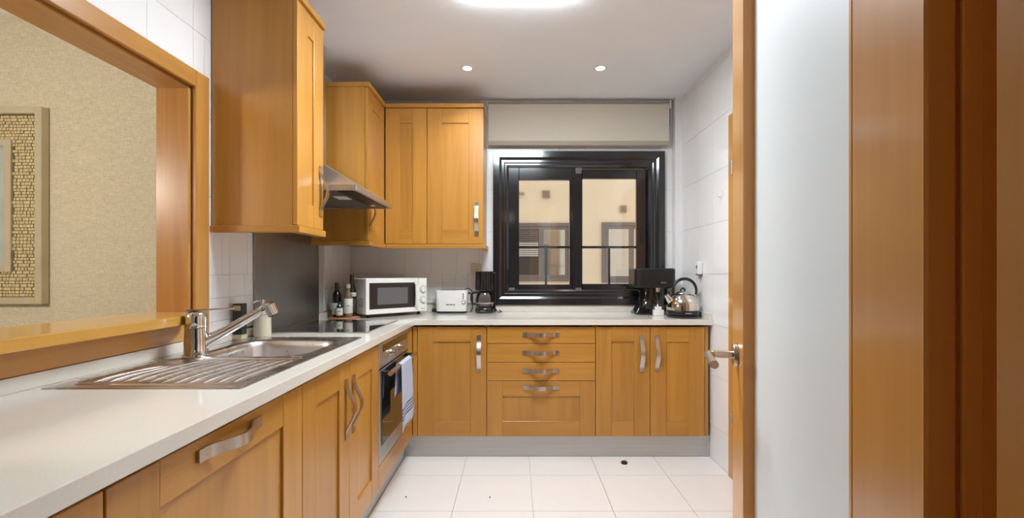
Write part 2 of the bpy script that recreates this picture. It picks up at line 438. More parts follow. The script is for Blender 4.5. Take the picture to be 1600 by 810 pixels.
# ---------------------------------------------------------------- serving hatch trim and ledge
t = thing('trim_3', 'honey wood casing and ledge around the serving hatch', 'hatch frame', (XL, 1.77, 0.93), kind='structure')
CX0, CX1 = XL - 0.004, -1.236
boxobj('casing', (CX0, CX1, PY1, PY1 + 0.077, 0.93, PZ1 + 0.066), 'trim_z', t, 0.003)
boxobj('casing', (CX0, CX1, PY0 - 0.077, PY0, 0.93, PZ1 + 0.066), 'trim_z', t, 0.003)
boxobj('casing', (CX0, CX1, PY0, PY1, PZ1, PZ1 + 0.066), 'trim_y', t, 0.003)
boxobj('apron', (CX0, -1.238, PY0, PY1, 0.925, PZ0 + 0.012), 'trim_y', t, 0.002)
boxobj('jamb', (XD - 0.012, XL - 0.008, PY1 - 0.012, PY1 + 0.004, PZ0, PZ1), 'trim_z', t, 0.002)
boxobj('jamb', (XD - 0.012, XL - 0.008, PY0 - 0.004, PY0 + 0.012, PZ0, PZ1), 'trim_z', t, 0.002)
boxobj('head_lining', (XD - 0.012, XL - 0.008, PY0, PY1, PZ1 - 0.010, PZ1 + 0.016), 'trim_y', t, 0.002)
bm = bmesh.new()
LX = -1.16
prof = [(XD - 0.05, PY0 + 0.012), (LX - 0.03, PY0 + 0.012), (LX, PY0 + 0.05), (LX, 1.56)]
for k in range(1, 9):
    a = R(90 * k / 8); prof.append((LX - 0.09 + 0.09 * math.cos(a), 1.56 + 0.15 * math.sin(a)))
prof += [(XL, PY1 - 0.013), (XD - 0.05, PY1 - 0.013)]
prism(bm, prof, PZ0 + 0.012, PZ0 + 0.045)
build('ledge', bm, 'ledge_wood', t, bevel=0.003)

# ---------------------------------------------------------------- picture on the dining wall
PYF = 2.268
fx1, fx0 = px(64.2, PYF), px(64.2, PYF) - 0.98
fz1, fz0 = pz(166.3, PYF), pz(475.6, PYF)
t = thing('picture_frame', 'champagne silver frame with hammered mosaic border on beige wallpaper', 'picture frame', (fx1, 2.31, fz0))
def ring_obj(name, x0, x1, z0, z1, w, ya, yb, mat, parent, bev=0.002):
    bm = bmesh.new()
    for d in ((x0, x0 + w, z0, z1), (x1 - w, x1, z0, z1), (x0 + w, x1 - w, z0, z0 + w), (x0 + w, x1 - w, z1 - w, z1)):
        bx(bm, d[0], d[1], ya, yb, d[2], d[3], bev)
    return build(name, bm, mat, parent)
ring_obj('outer_frame', fx0, fx1, fz0, fz1, 0.034, PYF, 2.308, 'champagne', t)
ring_obj('mosaic_bed', fx0 + 0.034, fx1 - 0.034, fz0 + 0.034, fz1 - 0.034, 0.126, PYF + 0.022, 2.307, 'mosaic_bed', t, 0)
bm = bmesh.new()
a0, a1, c0, c1 = fx0 + 0.036, fx1 - 0.036, fz0 + 0.036, fz1 - 0.036
zz = c0; row = 0
while zz < c1:
    hh = random.uniform(0.014, 0.018); xx = a1 - (0.006 if row % 2 else 0.0)
    while xx > a0:
        ww = random.uniform(0.013, 0.021)
        inner = (a0 + 0.122 < xx - ww / 2 < a1 - 0.122) and (c0 + 0.122 < zz + hh / 2 < c1 - 0.122)
        if not inner and zz + hh < c1 and xx - ww > a0:
            bx(bm, xx - ww + 0.0015, xx - 0.0015, PYF + random.uniform(0.016, 0.020), PYF + 0.0225, zz + 0.0015, zz + hh - 0.0015)
        xx -= ww
    zz += hh; row += 1
mo = build('mosaic_chips', bm, 'mosaic', t); mo['kind'] = 'stuff'
ring_obj('inner_frame', fx0 + 0.16, fx1 - 0.16, fz0 + 0.16, fz1 - 0.16, 0.035, PYF + 0.006, 2.307, 'champagne', t)
boxobj('art_print', (fx0 + 0.195, fx1 - 0.195, PYF + 0.02, 2.306, fz0 + 0.195, fz1 - 0.195), 'print_art', t)

# ---------------------------------------------------------------- window
GY = 3.5
t = thing('window_1', 'black aluminium sliding window with two panes above the worktop', 'window', ((WX0 + WX1) / 2, YB, WZ0), kind='structure')
def mitred(bm, x0, x1, z0, z1, w, ya, yb, chamf=0.0):
    """rectangular frame ring with mitred corners; chamf slopes the inner front edge back"""
    def loop(i, y): return [(x0 + i, y, z0 + i), (x1 - i, y, z0 + i), (x1 - i, y, z1 - i), (x0 + i, y, z1 - i)]
    L = [loop(0, yb), loop(0, ya), loop(w * 0.72, ya)] + [loop(w, ya + chamf)] + [loop(w, yb)]
    vs = [[bm.verts.new(p) for p in l] for l in L]
    for a, b_ in zip(vs, vs[1:] + vs[:1]):
        for k in range(4): bm.faces.new((a[k], a[(k + 1) % 4], b_[(k + 1) % 4], b_[k]))
bm = bmesh.new(); mitred(bm, WX0, WX1, WZ0, WZ1, 0.064, 3.452, 3.52, 0.008); build('architrave', bm, 'window_alu', t, bevel=0.002)
bm = bmesh.new(); mitred(bm, WX0 + 0.062, WX1 - 0.062, WZ0 + 0.062, WZ1 - 0.062, 0.055, 3.475, 3.60, 0.012); build('frame', bm, 'window_alu', t, bevel=0.0015)
bm = bmesh.new(); mitred(bm, WX0 + 0.062, WX1 - 0.062, WZ0 + 0.062, WZ1 - 0.062, 0.028, 3.468, 3.50, 0.004); build('track', bm, 'window_alu', t, bevel=0.0015)
def sash(name, xa, xb, ga, gb, za, zb, gza, gzb, ya, yb):
    x0, x1, X0, X1 = px(xa, ya), px(xb, ya), px(ga, ya), px(gb, ya)
    z1, z0, Z1, Z0 = pz(za, ya), pz(zb, ya), pz(gza, ya), pz(gzb, ya)
    bm = bmesh.new()
    for d in ((x0, X0, z0, z1), (X1, x1, z0, z1), (X0, X1, z0, Z0), (X0, X1, Z1, z1)):
        bx(bm, d[0], d[1], ya, yb, d[2], d[3], 0.003)
    s = build(name, bm, 'window_alu', t)
    boxobj('pane', (X0 - 0.005, X1 + 0.005, (ya + yb) / 2 - 0.002, (ya + yb) / 2 + 0.002, Z0 - 0.005, Z1 + 0.005), 'pane', s)
    return s, (x0, x1, z0, z1)
s1, e1 = sash('sash', 794.4, 909, 811, 894.5, 262, 459.5, 281.5, 445, 3.487, 3.522)
s2, e2 = sash('sash', 890, 1010, 910, 994.5, 264.6, 460, 279.5, 444, 3.528, 3.562)
for xx, zz in ((e1[1] - 0.047, e1[3] - 0.047), (e1[0] + 0.002, e1[2] + 0.002), (e1[1] - 0.047, e1[2] + 0.002)):
    boxobj('corner_cap', (xx, xx + 0.045, 3.481, 3.488, zz, zz + 0.045), 'grey_plastic', s1, 0.002)
hx = px(1004, 3.52); boxobj('latch', (hx - 0.009, hx + 0.009, 3.518, 3.529, pz(382, 3.52), pz(354, 3.52)), 'black_plastic', s2, 0.003)
boxobj('bottom_bead', (e1[0] + 0.05, e1[1] - 0.05, 3.484, 3.488, e1[2] + 0.004, e1[2] + 0.009), 'grey_plastic', s1)

# guard rail outside
t = thing('guard_rail', 'thin black guard rail outside the kitchen window', 'railing', (0.5, 3.78, hz0))
RY = 3.78
bm = bmesh.new(); bx(bm, -0.40, 1.60, RY - 0.012, RY + 0.012, pz(388.4, RY), pz(384.8, RY)); build('top_rail', bm, 'dark_metal', t)
for k in range(-1, 3):
    xx = px(853 + 98.5 * k, RY)
    boxobj('post', (xx - 0.009, xx + 0.009, RY - 0.009, RY + 0.009, hz0 - 0.25, pz(386.5, RY)), 'dark_metal', t)
boxobj('rail_bracket', (-0.42, 1.62, 3.685, RY + 0.015, hz0 - 0.27, hz0 - 0.25), 'dark_metal', t)

# patio facade
FY = 9.0
fw = boxobj('wall_patio', (-6, 8, FY, FY + 0.2, -3.2, 6.0), 'facade'); tag(fw, 'cream rendered facade across the patio', 'wall', kind='structure')
tag(boxobj('ground_patio', (-6, 8, 3.69, FY, -3.3, -3.2), 'patio_ground'), 'paved patio ground below the window', 'ground', kind='structure')
def facade_window(label, x0, x1, z0, z1, slats):
    t = thing('facade_window', label, 'window', ((x0 + x1) / 2, FY, z0), group='windows across the patio')
    ring_obj('frame', x0, x1, z0, z1, 0.07, FY - 0.05, FY + 0.0, 'facade_frame', t, 0.004)
    xm = (x0 + x1) / 2
    for k, (a, b_) in enumerate(((x0 + 0.07, xm + 0.01), (xm - 0.01, x1 - 0.07))):
        s = ring_obj('sash', a, b_, z0 + 0.07, z1 - 0.07, 0.06, FY - 0.045 + 0.015 * k, FY - 0.025 + 0.015 * k, 'facade_frame', t, 0.003)
        dark = slats and k == 0
        boxobj('pane', (a + 0.055, b_ - 0.055, FY - 0.03 + 0.015 * k, FY - 0.024 + 0.015 * k, z0 + 0.125, z1 - 0.125), 'facade_dark' if dark else 'mirror_pane', s)
    if slats:
        n = 14; zz = z1 - 0.10
        for k in range(n):
            boxobj('slat', (x0 + 0.04, xm - 0.06, FY - 0.075, FY - 0.055, zz - 0.036, zz - 0.006), 'facade_slat' if k > 6 else 'facade_frame', t, 0.003)
            zz -= 0.04
    return t
facade_window('grey window with half lowered slatted shutter on the facade across the patio', px(798, FY), px(893, FY), pz(440, FY), pz(349, FY), True)
facade_window('grey window with clear panes on the patio facade, behind the black drinks machine', px(940, FY), px(1032, FY), pz(442, FY), pz(348, FY), False)
for (x, y, w, lab) in ((853, 304, 12, 'small wall vent above the shuttered facade window'), (973, 327, 11, 'small wall vent above the clear facade window')):
    X, Z = px(x, FY), pz(y, FY); s = w * FY / F / 2
    v = thing('wall_vent', lab, 'vent', (X, FY, Z - s), group='vents on the facade')
    boxobj('cover', (X - s, X + s, FY - 0.06, FY, Z - s, Z + s), 'vent_grey', v, 0.01)
    for k in range(3): boxobj('louvre', (X - s * 0.8, X + s * 0.8, FY - 0.07, FY - 0.058, Z - s * 0.6 + k * s * 0.5, Z - s * 0.45 + k * s * 0.5), 'facade_frame', v)
X, Z = px(814, FY), pz(303, FY)
o = boxobj('wall_ledge', (X - 0.2, X + 0.06, FY - 0.08, FY, Z - 0.02, Z + 0.02), 'vent_grey'); tag(o, 'short wooden bracket ledge high on the patio facade', 'ledge')

# roller blind
BY = 3.44
bx0, bx1 = px(762, BY), px(1046, BY)
t = thing('roller_blind', 'cream roller blind rolled up above the black window', 'blind', ((bx0 + bx1) / 2, BY, pz(228, BY)))
bm = bmesh.new(); cyl(bm, (bx0, BY + 0.012, 2.445), (bx1, BY + 0.012, 2.445), 0.02); build('roller', bm, 'blind_bar', t)
boxobj('fabric', (bx0 + 0.004, bx1 - 0.004, BY - 0.009, BY - 0.0075, pz(221, BY), 2.445), 'blind_cloth', t)
boxobj('bottom_bar', (bx0 + 0.002, bx1 - 0.002, BY - 0.014, BY - 0.002, pz(228, BY), pz(221, BY)), 'blind_bar', t, 0.003)
for xx in (bx0 - 0.012, bx1):
    boxobj('bracket', (xx, xx + 0.012, BY - 0.012, YB - 0.001, 2.415, 2.475), 'white_plastic', t, 0.003)
bm = bmesh.new(); tube(bm, [(bx0 - 0.006, BY - 0.016, 2.44), (bx0 - 0.006, BY - 0.016, 1.7)], 0.002, 6); build('pull_cord', bm, 'white_plastic', t)

# ---------------------------------------------------------------- cabinet kit
def strap_handle(parent, M, L=0.232, w=0.027, out=0.034, name='handle'):
    """bowed flat strap; local u = length, v = width, n = outward"""
    bm = bmesh.new(); th = 0.0055; N = 32; pts = []
    for k in range(N + 1):
        s = -L / 2 + L * k / N; q = abs(s) / (L / 2)
        h = 0.0 if q > 0.80 else out * (0.5 + 0.5 * math.cos(PI * q / 0.80)) ** 0.8
        pts.append((s, h))
    vs = []
    for s, h in pts:
        vs.append([bm.verts.new((s, -w / 2, h)), bm.verts.new((s, w / 2, h)), bm.verts.new((s, w / 2, h + th)), bm.verts.new((s, -w / 2, h + th))])
    for a, b_ in zip(vs, vs[1:]):
        for k in range(4):
            f_ = bm.faces.new((a[k], a[(k + 1) % 4], b_[(k + 1) % 4], b_[k])); f_.smooth = k in (0, 2)
    bm.faces.new(vs[0]); bm.faces.new(vs[-1])
    bmesh.ops.transform(bm, matrix=M, verts=bm.verts[:])
    return build(name, bm, 'strap_steel', parent)
GRAIN = {}
def lbox(name, M, u0, u1, v0, v1, n0, n1, mat, parent, bev=0.0015):
    bm = bmesh.new(); bx(bm, u0, u1, v0, v1, n0, n1, bev); bmesh.ops.transform(bm, matrix=M, verts=bm.verts[:])
    return build(name, bm, mat, parent)
def shaker(parent, M, u0, u1, v0, v1, handle=None, stile=0.10, rail=0.095, name='door', hgrain='wood_x', n0=0.0, th=0.02):
    """front in local frame: n0 is the carcass face, th the door thickness. handle = (u, v, 'v'|'h')"""
    g = 0.0018
    u0 += g; u1 -= g; v0 += g; v1 -= g
    d = lbox(name, M, u0 + stile - 0.006, u1 - stile + 0.006, v0 + rail - 0.006, v1 - rail + 0.006, n0 + 0.001, n0 + th - 0.008, 'wood_z', parent, 0)
    for a, b_ in ((u0, u0 + stile), (u1 - stile, u1)):
        lbox('stile', M, a, b_, v0, v1, n0 + 0.001, n0 + th, 'wood_z', d, 0.0015)
    for a, b_ in ((v0, v0 + rail), (v1 - rail, v1)):
        lbox('rail', M, u0 + stile + 0.0002, u1 - stile - 0.0002, a, b_, n0 + 0.001, n0 + th - 0.0012, hgrain, d, 0.0012)
    if handle: add_handle(d, M, handle, n0 + th)
    return d
def add_handle(d, M, handle, n):
    u, v, o = handle
    loc = Matrix(((1, 0, 0, u), (0, 1, 0, v), (0, 0, 1, n), (0, 0, 0, 1)))
    if o == 'v': loc = loc @ Matrix.Rotation(PI / 2, 4, 'Z')
    strap_handle(d, M @ loc)
def flat_front(parent, M, u0, u1, v0, v1, handle=None, name='drawer', mat='wood_x', n0=0.0, th=0.02):
    g = 0.0018
    d = lbox(name, M, u0 + g, u1 - g, v0 + g, v1 - g, n0 + 0.001, n0 + th, mat, parent, 0.002)
    if handle: add_handle(d, M, handle, n0 + th)
    return d
def carcass(parent, M, u0, u1, v0, v1, n0, n1, top=False, mat='wood_z', name='carcass'):
    bm = bmesh.new(); w = 0.018
    bx(bm, u0 + 0.0005, u0 + w, v0, v1, n0, n1); bx(bm, u1 - w, u1 - 0.0005, v0, v1, n0, n1)
    bx(bm, u0 + w, u1 - w, v0, v0 + w, n0, n1); bx(bm, u0 + w, u1 - w, v0 + w, v1, n0, n0 + 0.006)
    if top: bx(bm, u0 + w, u1 - w, v1 - w, v1, n0 + 0.006, n1)
    bmesh.ops.transform(bm, matrix=M, verts=bm.verts[:])
    return build(name, bm, mat, parent)
Z0, Z1, ZW0, ZW = 0.139, 0.838, 0.8495, 0.884
DXL = -0.673                    # carcass face of left run; doors 2 cm proud
DYB = 2.925                     # carcass face of back run
MLB = frame((DXL, 0, 0), (0, 1, 0), (0, 0, 1), (1, 0, 0))        # u = Y
MBB = frame((0, DYB, 0), (1, 0, 0), (0, 0, 1), (0, -1, 0))       # u = X
LD, BD = DXL - XL - 0.005, YB - DYB - 0.005

# left run, base
t = thing('base_cabinet', 'wooden base cabinet under the near end of the worktop, mostly cut off', 'cabinet', (-0.96, 0.52, Z0), 'base cabinets along the hatch wall')
carcass(t, MLB, 0.31, 0.728, Z0, Z1, -LD, 0)
shaker(t, MLB, 0.31, 0.728, Z0, Z1, None, hgrain='wood_y')
t = thing('base_cabinet', 'wide wooden base cabinet front with horizontal steel handle below the sink drainer', 'cabinet', (-0.96, 1.07, Z0), 'base cabinets along the hatch wall')
carcass(t, MLB, 0.728, 1.404, Z0, Z1, -LD, 0)
shaker(t, MLB, 0.728, 1.404, Z0, Z1, (1.055, 0.803, 'h'), 0.112, 0.088, hgrain='wood_y')
t = thing('base_cabinet', 'double door wooden base cabinet with paired handles below the sink bowl', 'cabinet', (-0.96, 1.80, Z0), 'base cabinets along the hatch wall')
carcass(t, MLB, 1.404, 2.19, Z0, Z1, -LD, 0)
shaker(t, MLB, 1.404, 1.803, Z0, Z1, (1.765, 0.655, 'v'), 0.10, 0.092, hgrain='wood_y')
shaker(t, MLB, 1.803, 2.19, Z0, Z1, (1.842, 0.655, 'v'), 0.10, 0.092, hgrain='wood_y')
t = thing('oven_housing', 'wooden housing panels around and below the built-in oven', 'cabinet', (-0.96, 2.5, Z0))
carcass(t, MLB, 2.19, 2.785, Z0, 0.249, -LD, 0)
lbox('bottom_panel', MLB, 2.1935, 2.783, Z0 + 0.002, 0.249, 0.001, 0.02, 'wood_y', t)
lbox('corner_filler', MLB, 2.786, 2.902, Z0 + 0.002, Z1, 0.001, 0.02, 'wood_z', t)

# back run, base
xa, xb, xc, xd, xe = px(652, 2.905), px(760.5, 2.905), px(930.5, 2.905), px(1016, 2.905), px(1101, 2.905)
t = thing('base_cabinet', 'single door wooden base cabinet in the corner next to the oven', 'cabinet', ((xa + xb) / 2, 3.2, Z0), 'base cabinets under the window')
carcass(t, MBB, xa, xb, Z0, Z1, -BD, 0)
shaker(t, MBB, xa, xb, Z0, Z1, (px(748, 2.88), 0.668, 'v'))
lbox('corner_filler', MBB, -0.6525, xa - 0.001, Z0 + 0.002, Z1, 0.001, 0.012, 'wood_z', t)
t = thing('drawer_unit', 'wooden drawer unit with four bowed steel handles', 'drawers', ((xb + xc) / 2, 3.2, Z0))
carcass(t, MBB, xb, xc, Z0, Z1, -BD, 0)
zs = [Z1, pz(537.4, 2.905), pz(566.6, 2.905), pz(595.8, 2.905)]
xm = px(845.5, 2.88)
for k in range(3):
    flat_front(t, MBB, xb, xc, zs[k + 1], zs[k], (xm, (pz(524, 2.88), pz(552.5, 2.88), pz(581, 2.88))[k], 'h'))
shaker(t, MBB, xb, xc, Z0, zs[3], (xm, pz(607.5, 2.88), 'h'), 0.098, 0.096, name='drawer')
t = thing('base_cabinet', 'double door wooden base cabinet under the kettle', 'cabinet', ((xc + xe) / 2, 3.2, Z0), 'base cabinets under the window')
carcass(t, MBB, xc, xe, Z0, Z1, -BD, 0)
shaker(t, MBB, xc, xd, Z0, Z1, (px(1004.5, 2.88), 0.668, 'v'))
shaker(t, MBB, xd, xe, Z0, Z1, (px(1028.5, 2.88), 0.668, 'v'))
lbox('end_filler', MBB, xe + 0.001, px(1107.5, 2.905), Z0 + 0.002, Z1, -0.3, 0.012, 'wood_z', t)
# plinths
tag(boxobj('plinth', (-0.708, px(1109, 2.936), 2.936, 2.952, 0.002, Z0 - 0.001), 'plinth_alu'), 'brushed aluminium plinth along the floor under the window cabinets', 'plinth')
tag(boxobj('plinth', (-0.724, -0.709, 0.32, 2.95, 0.002, Z0 - 0.001), 'plinth_alu'), 'aluminium plinth recessed under the oven and sink cabinets', 'plinth')

# worktop with sink cut-out
WXE, WYE = -0.6335, 2.885
t = thing('worktop', 'pale quartz L-shaped worktop with low upstand', 'worktop', (-0.64, 2.88, ZW0))
bm = bmesh.new()
SX0, SX1, SY0, SY1 = -1.140, -0.745, 1.590, 1.998
xs = [-1.249, SX0, SX1, WXE, XR - 0.002]; ys = [0.31, SY0, SY1, WYE, YB - 0.001]
slab(bm, xs, ys, lambda x, y: (x < WXE or y > WYE) and not (SX0 < x < SX1 and SY0 < y < SY1), ZW0, ZW)
build('slab', bm, 'quartz', t, bevel=0.002)
UZ = 0.934
for ya_, yb_ in ((0.31, 2.178), (2.887, YB - 0.001)):
    bm = bmesh.new(); bx(bm, -1.249, -1.237, ya_, yb_, ZW + 0.0003, 0.9235, 0.0015); build('upstand', bm, 'quartz', t)
bm = bmesh.new(); bx(bm, -1.2365, XR - 0.0215, YB - 0.018, YB - 0.001, ZW + 0.0003, UZ, 0.0015); build('upstand', bm, 'quartz', t)
bm = bmesh.new(); bx(bm, XR - 0.021, XR - 0.002, WYE + 0.02, YB - 0.019, ZW + 0.0003, ZW + 0.04, 0.0015); build('upstand', bm, 'quartz', t)

# ---------------------------------------------------------------- sink
t = thing('sink', 'stainless steel inset sink with ribbed drainer', 'sink', (-0.95, 1.63, ZW))
SXA, SXB, SYA, SYM, SYB = -1.214, -0.700, 1.168, 1.572, 2.094
zt = ZW + 0.0035
def lp(x0, x1, y0_, y1_, r, z): return [(p[0], p[1], z) for p in rr(x0, x1, y0_, y1_, r, 6)]
BX0, BX1, BY0, BY1 = -1.128, -0.757, 1.602, 1.986
bm = bmesh.new()
rings(bm, [lp(SXA, SXB, SYM, SYB, 0.003, ZW + 0.0003), lp(SXA + 0.001, SXB - 0.001, SYM, SYB - 0.001, 0.004, zt - 0.0005), lp(SXA + 0.004, SXB - 0.004, SYM + 0.001, SYB - 0.004, 0.006, zt)], smooth=False)
rings(bm, [lp(SXA + 0.004, SXB - 0.004, SYM + 0.001, SYB - 0.004, 0.006, zt), lp(BX0 - 0.03, BX1 + 0.03, BY0 - 0.026, BY1 + 0.03, 0.10, zt)], smooth=False)
rings(bm, [lp(BX0 - 0.03, BX1 + 0.03, BY0 - 0.026, BY1 + 0.03, 0.10, zt), lp(BX0 - 0.02, BX1 + 0.02, BY0 - 0.018, BY1 + 0.02, 0.09, zt + 0.0035), lp(BX0 - 0.01, BX1 + 0.01, BY0 - 0.01, BY1 + 0.01, 0.085, zt + 0.003),
           lp(BX0, BX1, BY0, BY1, 0.08, zt - 0.006), lp(BX0 + 0.004, BX1 - 0.004, BY0 + 0.004, BY1 - 0.004, 0.078, zt - 0.03), lp(BX0 + 0.012, BX1 - 0.012, BY0 + 0.012, BY1 - 0.012, 0.075, 0.76),
           lp(BX0 + 0.022, BX1 - 0.022, BY0 + 0.022, BY1 - 0.022, 0.07, 0.738), lp(BX0 + 0.05, BX1 - 0.05, BY0 + 0.05, BY1 - 0.05, 0.06, 0.728), lp(BX0 + 0.14, BX1 - 0.14, BY0 + 0.14, BY1 - 0.14, 0.03, 0.725)], close1=True)
build('bowl', bm, 'sink_steel', t)
bm = bmesh.new(); lathe(bm, [(0, 0.002), (0.03, 0.002), (0.036, 0.005), (0.042, 0.004), (0.045, 0.0)], ((BX0 + BX1) / 2, (BY0 + BY1) / 2, 0.7262)); build('waste', bm, 'chrome', t)
bm = bmesh.new()
rings(bm, [lp(SXA, SXB, SYA, SYM, 0.003, ZW + 0.0003), lp(SXA + 0.001, SXB - 0.001, SYA + 0.001, SYM, 0.004, zt - 0.0005), lp(SXA + 0.004, SXB - 0.004, SYA + 0.004, SYM - 0.001, 0.006, zt)], smooth=False)
rings(bm, [lp(SXA + 0.004, SXB - 0.004, SYA + 0.004, SYM - 0.001, 0.006, zt), lp(SXA + 0.040, SXB - 0.030, SYA + 0.030, SYM - 0.004, 0.03, zt)], smooth=False)
rings(bm, [lp(SXA + 0.040, SXB - 0.030, SYA + 0.030, SYM - 0.004, 0.03, zt), lp(SXA + 0.046, SXB - 0.036, SYA + 0.036, SYM - 0.008, 0.028, zt + 0.002), lp(SXA + 0.054, SXB - 0.044, SYA + 0.044, SYM - 0.012, 0.025, zt - 0.0015)], close1=True, smooth=False)
build('drainer', bm, 'sink_steel', t)
for k in range(11):
    u = k / 10; xa_ = -1.142 + 0.375 * u
    y0_ = SYA + 0.062 + 0.010 * math.sin(u * 7); y1_ = SYM - 0.02 - (0.10 if k < 2 else 0)
    sh = 0.055 * max(0, (0.5 - u)) - 0.06 * max(0, u - 0.55)
    bm = bmesh.new(); pts = []
    for q in range(11):
        w = q / 10; pts.append((xa_ + 0.035 * (w ** 1.6) * (1 - u) + 0.02 * w * (u > 0.5), y0_ + (y1_ - y0_) * w, zt - 0.0012))
    vs = []
    for i, p in enumerate(pts):
        hw = 0.0085; hz = 0.0078 * (math.sin(PI * min(1, max(0.0, i / 10))) ** 0.3)
        vs.append([bm.verts.new((p[0] + hw * math.cos(a), p[1], p[2] + hz * math.sin(a))) for a in [PI * j / 6 for j in range(7)]])
    for a, b_ in zip(vs, vs[1:]):
        for j in range(6): f_ = bm.faces.new((a[j], a[j + 1], b_[j + 1], b_[j])); f_.smooth = True
    build('drainer_rib', bm, 'sink_steel', t)
bm = bmesh.new(); bx(bm, -0.775, -0.745, 1.585, 1.597, zt, zt + 0.006, 0.003, 2); build('overflow_lip', bm, 'sink_steel', t)

# tap
TX, TY = -1.130, 1.62
t = thing('tap', 'chrome mixer tap with slanted pull-out spout behind the sink', 'tap', (TX, TY, zt))
d = Vector((0.75, 0.66, 0)).normalized()
bm = bmesh.new()
lathe(bm, [(0, 0.0005), (0.041, 0.0005), (0.041, 0.006), (0.037, 0.010), (0.036, 0.05), (0.034, 0.085), (0.0335, 0.098), (0, 0.098)], (TX, TY, zt), 32); build('body', bm, 'chrome', t)
bm = bmesh.new(); lathe(bm, [(0, 0.0995), (0.0335, 0.0995), (0.0345, 0.104), (0.0345, 0.135), (0.032, 0.150), (0.024, 0.156), (0, 0.158)], (TX, TY, zt), 32)
lv = build('cartridge_cap', bm, 'chrome', t)
bm = bmesh.new()
P = lambda s, z: Vector((TX, TY, zt + z)) + d * s
Mh = frame(P(-0.02, 0.158), d, Vector((-d.y, d.x, 0)), (0, 0, 1))
bx(bm, -0.012, 0.135, -0.014, 0.014, 0.0, 0.007, 0.003, 2); bmesh.ops.transform(bm, matrix=Mh, verts=bm.verts[:]); build('lever', bm, 'chrome', t)
bm = bmesh.new(); tube(bm, [P(0.012, 0.035), P(0.03, 0.048), P(0.06, 0.062), P(0.10, 0.085), P(0.155, 0.118), P(0.212, 0.150)], [0.029, 0.026, 0.0205, 0.0175, 0.0165, 0.016], 20); build('spout', bm, 'chrome', t)
bm = bmesh.new(); tube(bm, [P(0.205, 0.146), P(0.222, 0.157), P(0.238, 0.158)], [0.0165, 0.021, 0.022], 20); build('spout_head', bm, 'chrome', t)
bm = bmesh.new(); cyl(bm, P(0.228, 0.170), P(0.246, 0.132), 0.0275, 0.0245, 24); build('spray_nozzle', bm, 'chrome', t)
bm = bmesh.new(); cyl(bm, P(0.2462, 0.1318), P(0.248, 0.128), 0.0175, 0.017, 20); build('aerator', bm, 'dark_metal', t)

# soap dispenser and black carton by the wall
DX, DY = -1.185, 2.145
t = thing('soap_dispenser', 'cream soap dispenser with chrome pump behind the tap', 'dispenser', (DX, DY, ZW))
bm = bmesh.new(); lathe(bm, [(0, 0), (0.036, 0), (0.038, 0.004), (0.037, 0.10), (0.034, 0.116), (0.016, 0.122), (0, 0.122)], (DX, DY, ZW + 0.0004), 28); build('bottle', bm, 'cream_plastic', t)
bm = bmesh.new(); lathe(bm, [(0, 0.1225), (0.014, 0.1225), (0.014, 0.140), (0.006, 0.142), (0.006, 0.158), (0.013, 0.160), (0.013, 0.172), (0, 0.172)], (DX, DY, ZW), 20); pmp = build('pump', bm, 'chrome', t)
bm = bmesh.new(); tube(bm, [(DX, DY, ZW + 0.166), (DX - 0.02, DY - 0.01, ZW + 0.166), (DX - 0.034, DY - 0.017, ZW + 0.158)], 0.005, 8); build('nozzle', bm, 'chrome', pmp)
t = thing('carton', 'slim black carton with pale base standing behind the sink', 'carton', (-1.215, 2.02, zt))
bm = bmesh.new(); bx(bm, -1.2355, -1.196, 2.0, 2.04, zt + 0.022, zt + 0.158, 0.001); build('box', bm, 'carton_black', t)
boxobj('pale_band', (-1.2355, -1.196, 2.0, 2.04, zt + 0.0005, zt + 0.0215), 'cap_cream', t, 0.001)
boxobj('picture_print', (-1.232, -1.2, 1.9992, 1.9999, zt + 0.128, zt + 0.150), 'print_gold', t)
lettering(t, frame((-1.2157, 1.9998, zt + 0.05), (1, 0, 0), (0, 0, 1), (0, -1, 0)), 0.028, 0.006, 6, 'print_gold')

# ---------------------------------------------------------------- hob
t = thing('hob', 'black glass ceramic hob set into the worktop', 'hob', (-0.98, 2.53, ZW))
HX0, HX1, HY0, HY1 = -1.222, -0.727, 2.246, 2.83
boxobj('glass', (HX0, HX1, HY0, HY1, ZW + 0.0004, ZW + 0.006), 'black_hob', t, 0.0018)
ring_obj_z = [(HX0 - 0.003, HX0 - 0.0003, HY0 - 0.003, HY1 + 0.003), (HX1 + 0.0003, HX1 + 0.003, HY0 - 0.003, HY1 + 0.003), (HX0, HX1, HY0 - 0.003, HY0 - 0.0003), (HX0, HX1, HY1 + 0.0003, HY1 + 0.003)]
boxes('trim_edge', [(a, b_, c, e, ZW + 0.0004, ZW + 0.0055) for a, b_, c, e in ring_obj_z], 'steel', t)
for cx, cy, r in ((-1.08, 2.40, 0.09), (-1.08, 2.68, 0.075), (-0.86, 2.42, 0.075), (-0.86, 2.67, 0.09)):
    bm = bmesh.new(); lathe(bm, [(r, 0.0), (r, 0.0002), (r - 0.003, 0.0002), (r - 0.003, 0.0)], (cx, cy, ZW + 0.006), 40); build('cooking_ring', bm, 'grey_plastic', t)

# steel splashback
o = boxobj('splashback', (XL + 0.0015, XL + 0.013, 2.18, 2.885, ZW + 0.0006, 1.60), 'steel_sheet', None, 0.001)
tag(o, 'brushed steel splashback sheet behind the hob', 'splashback')

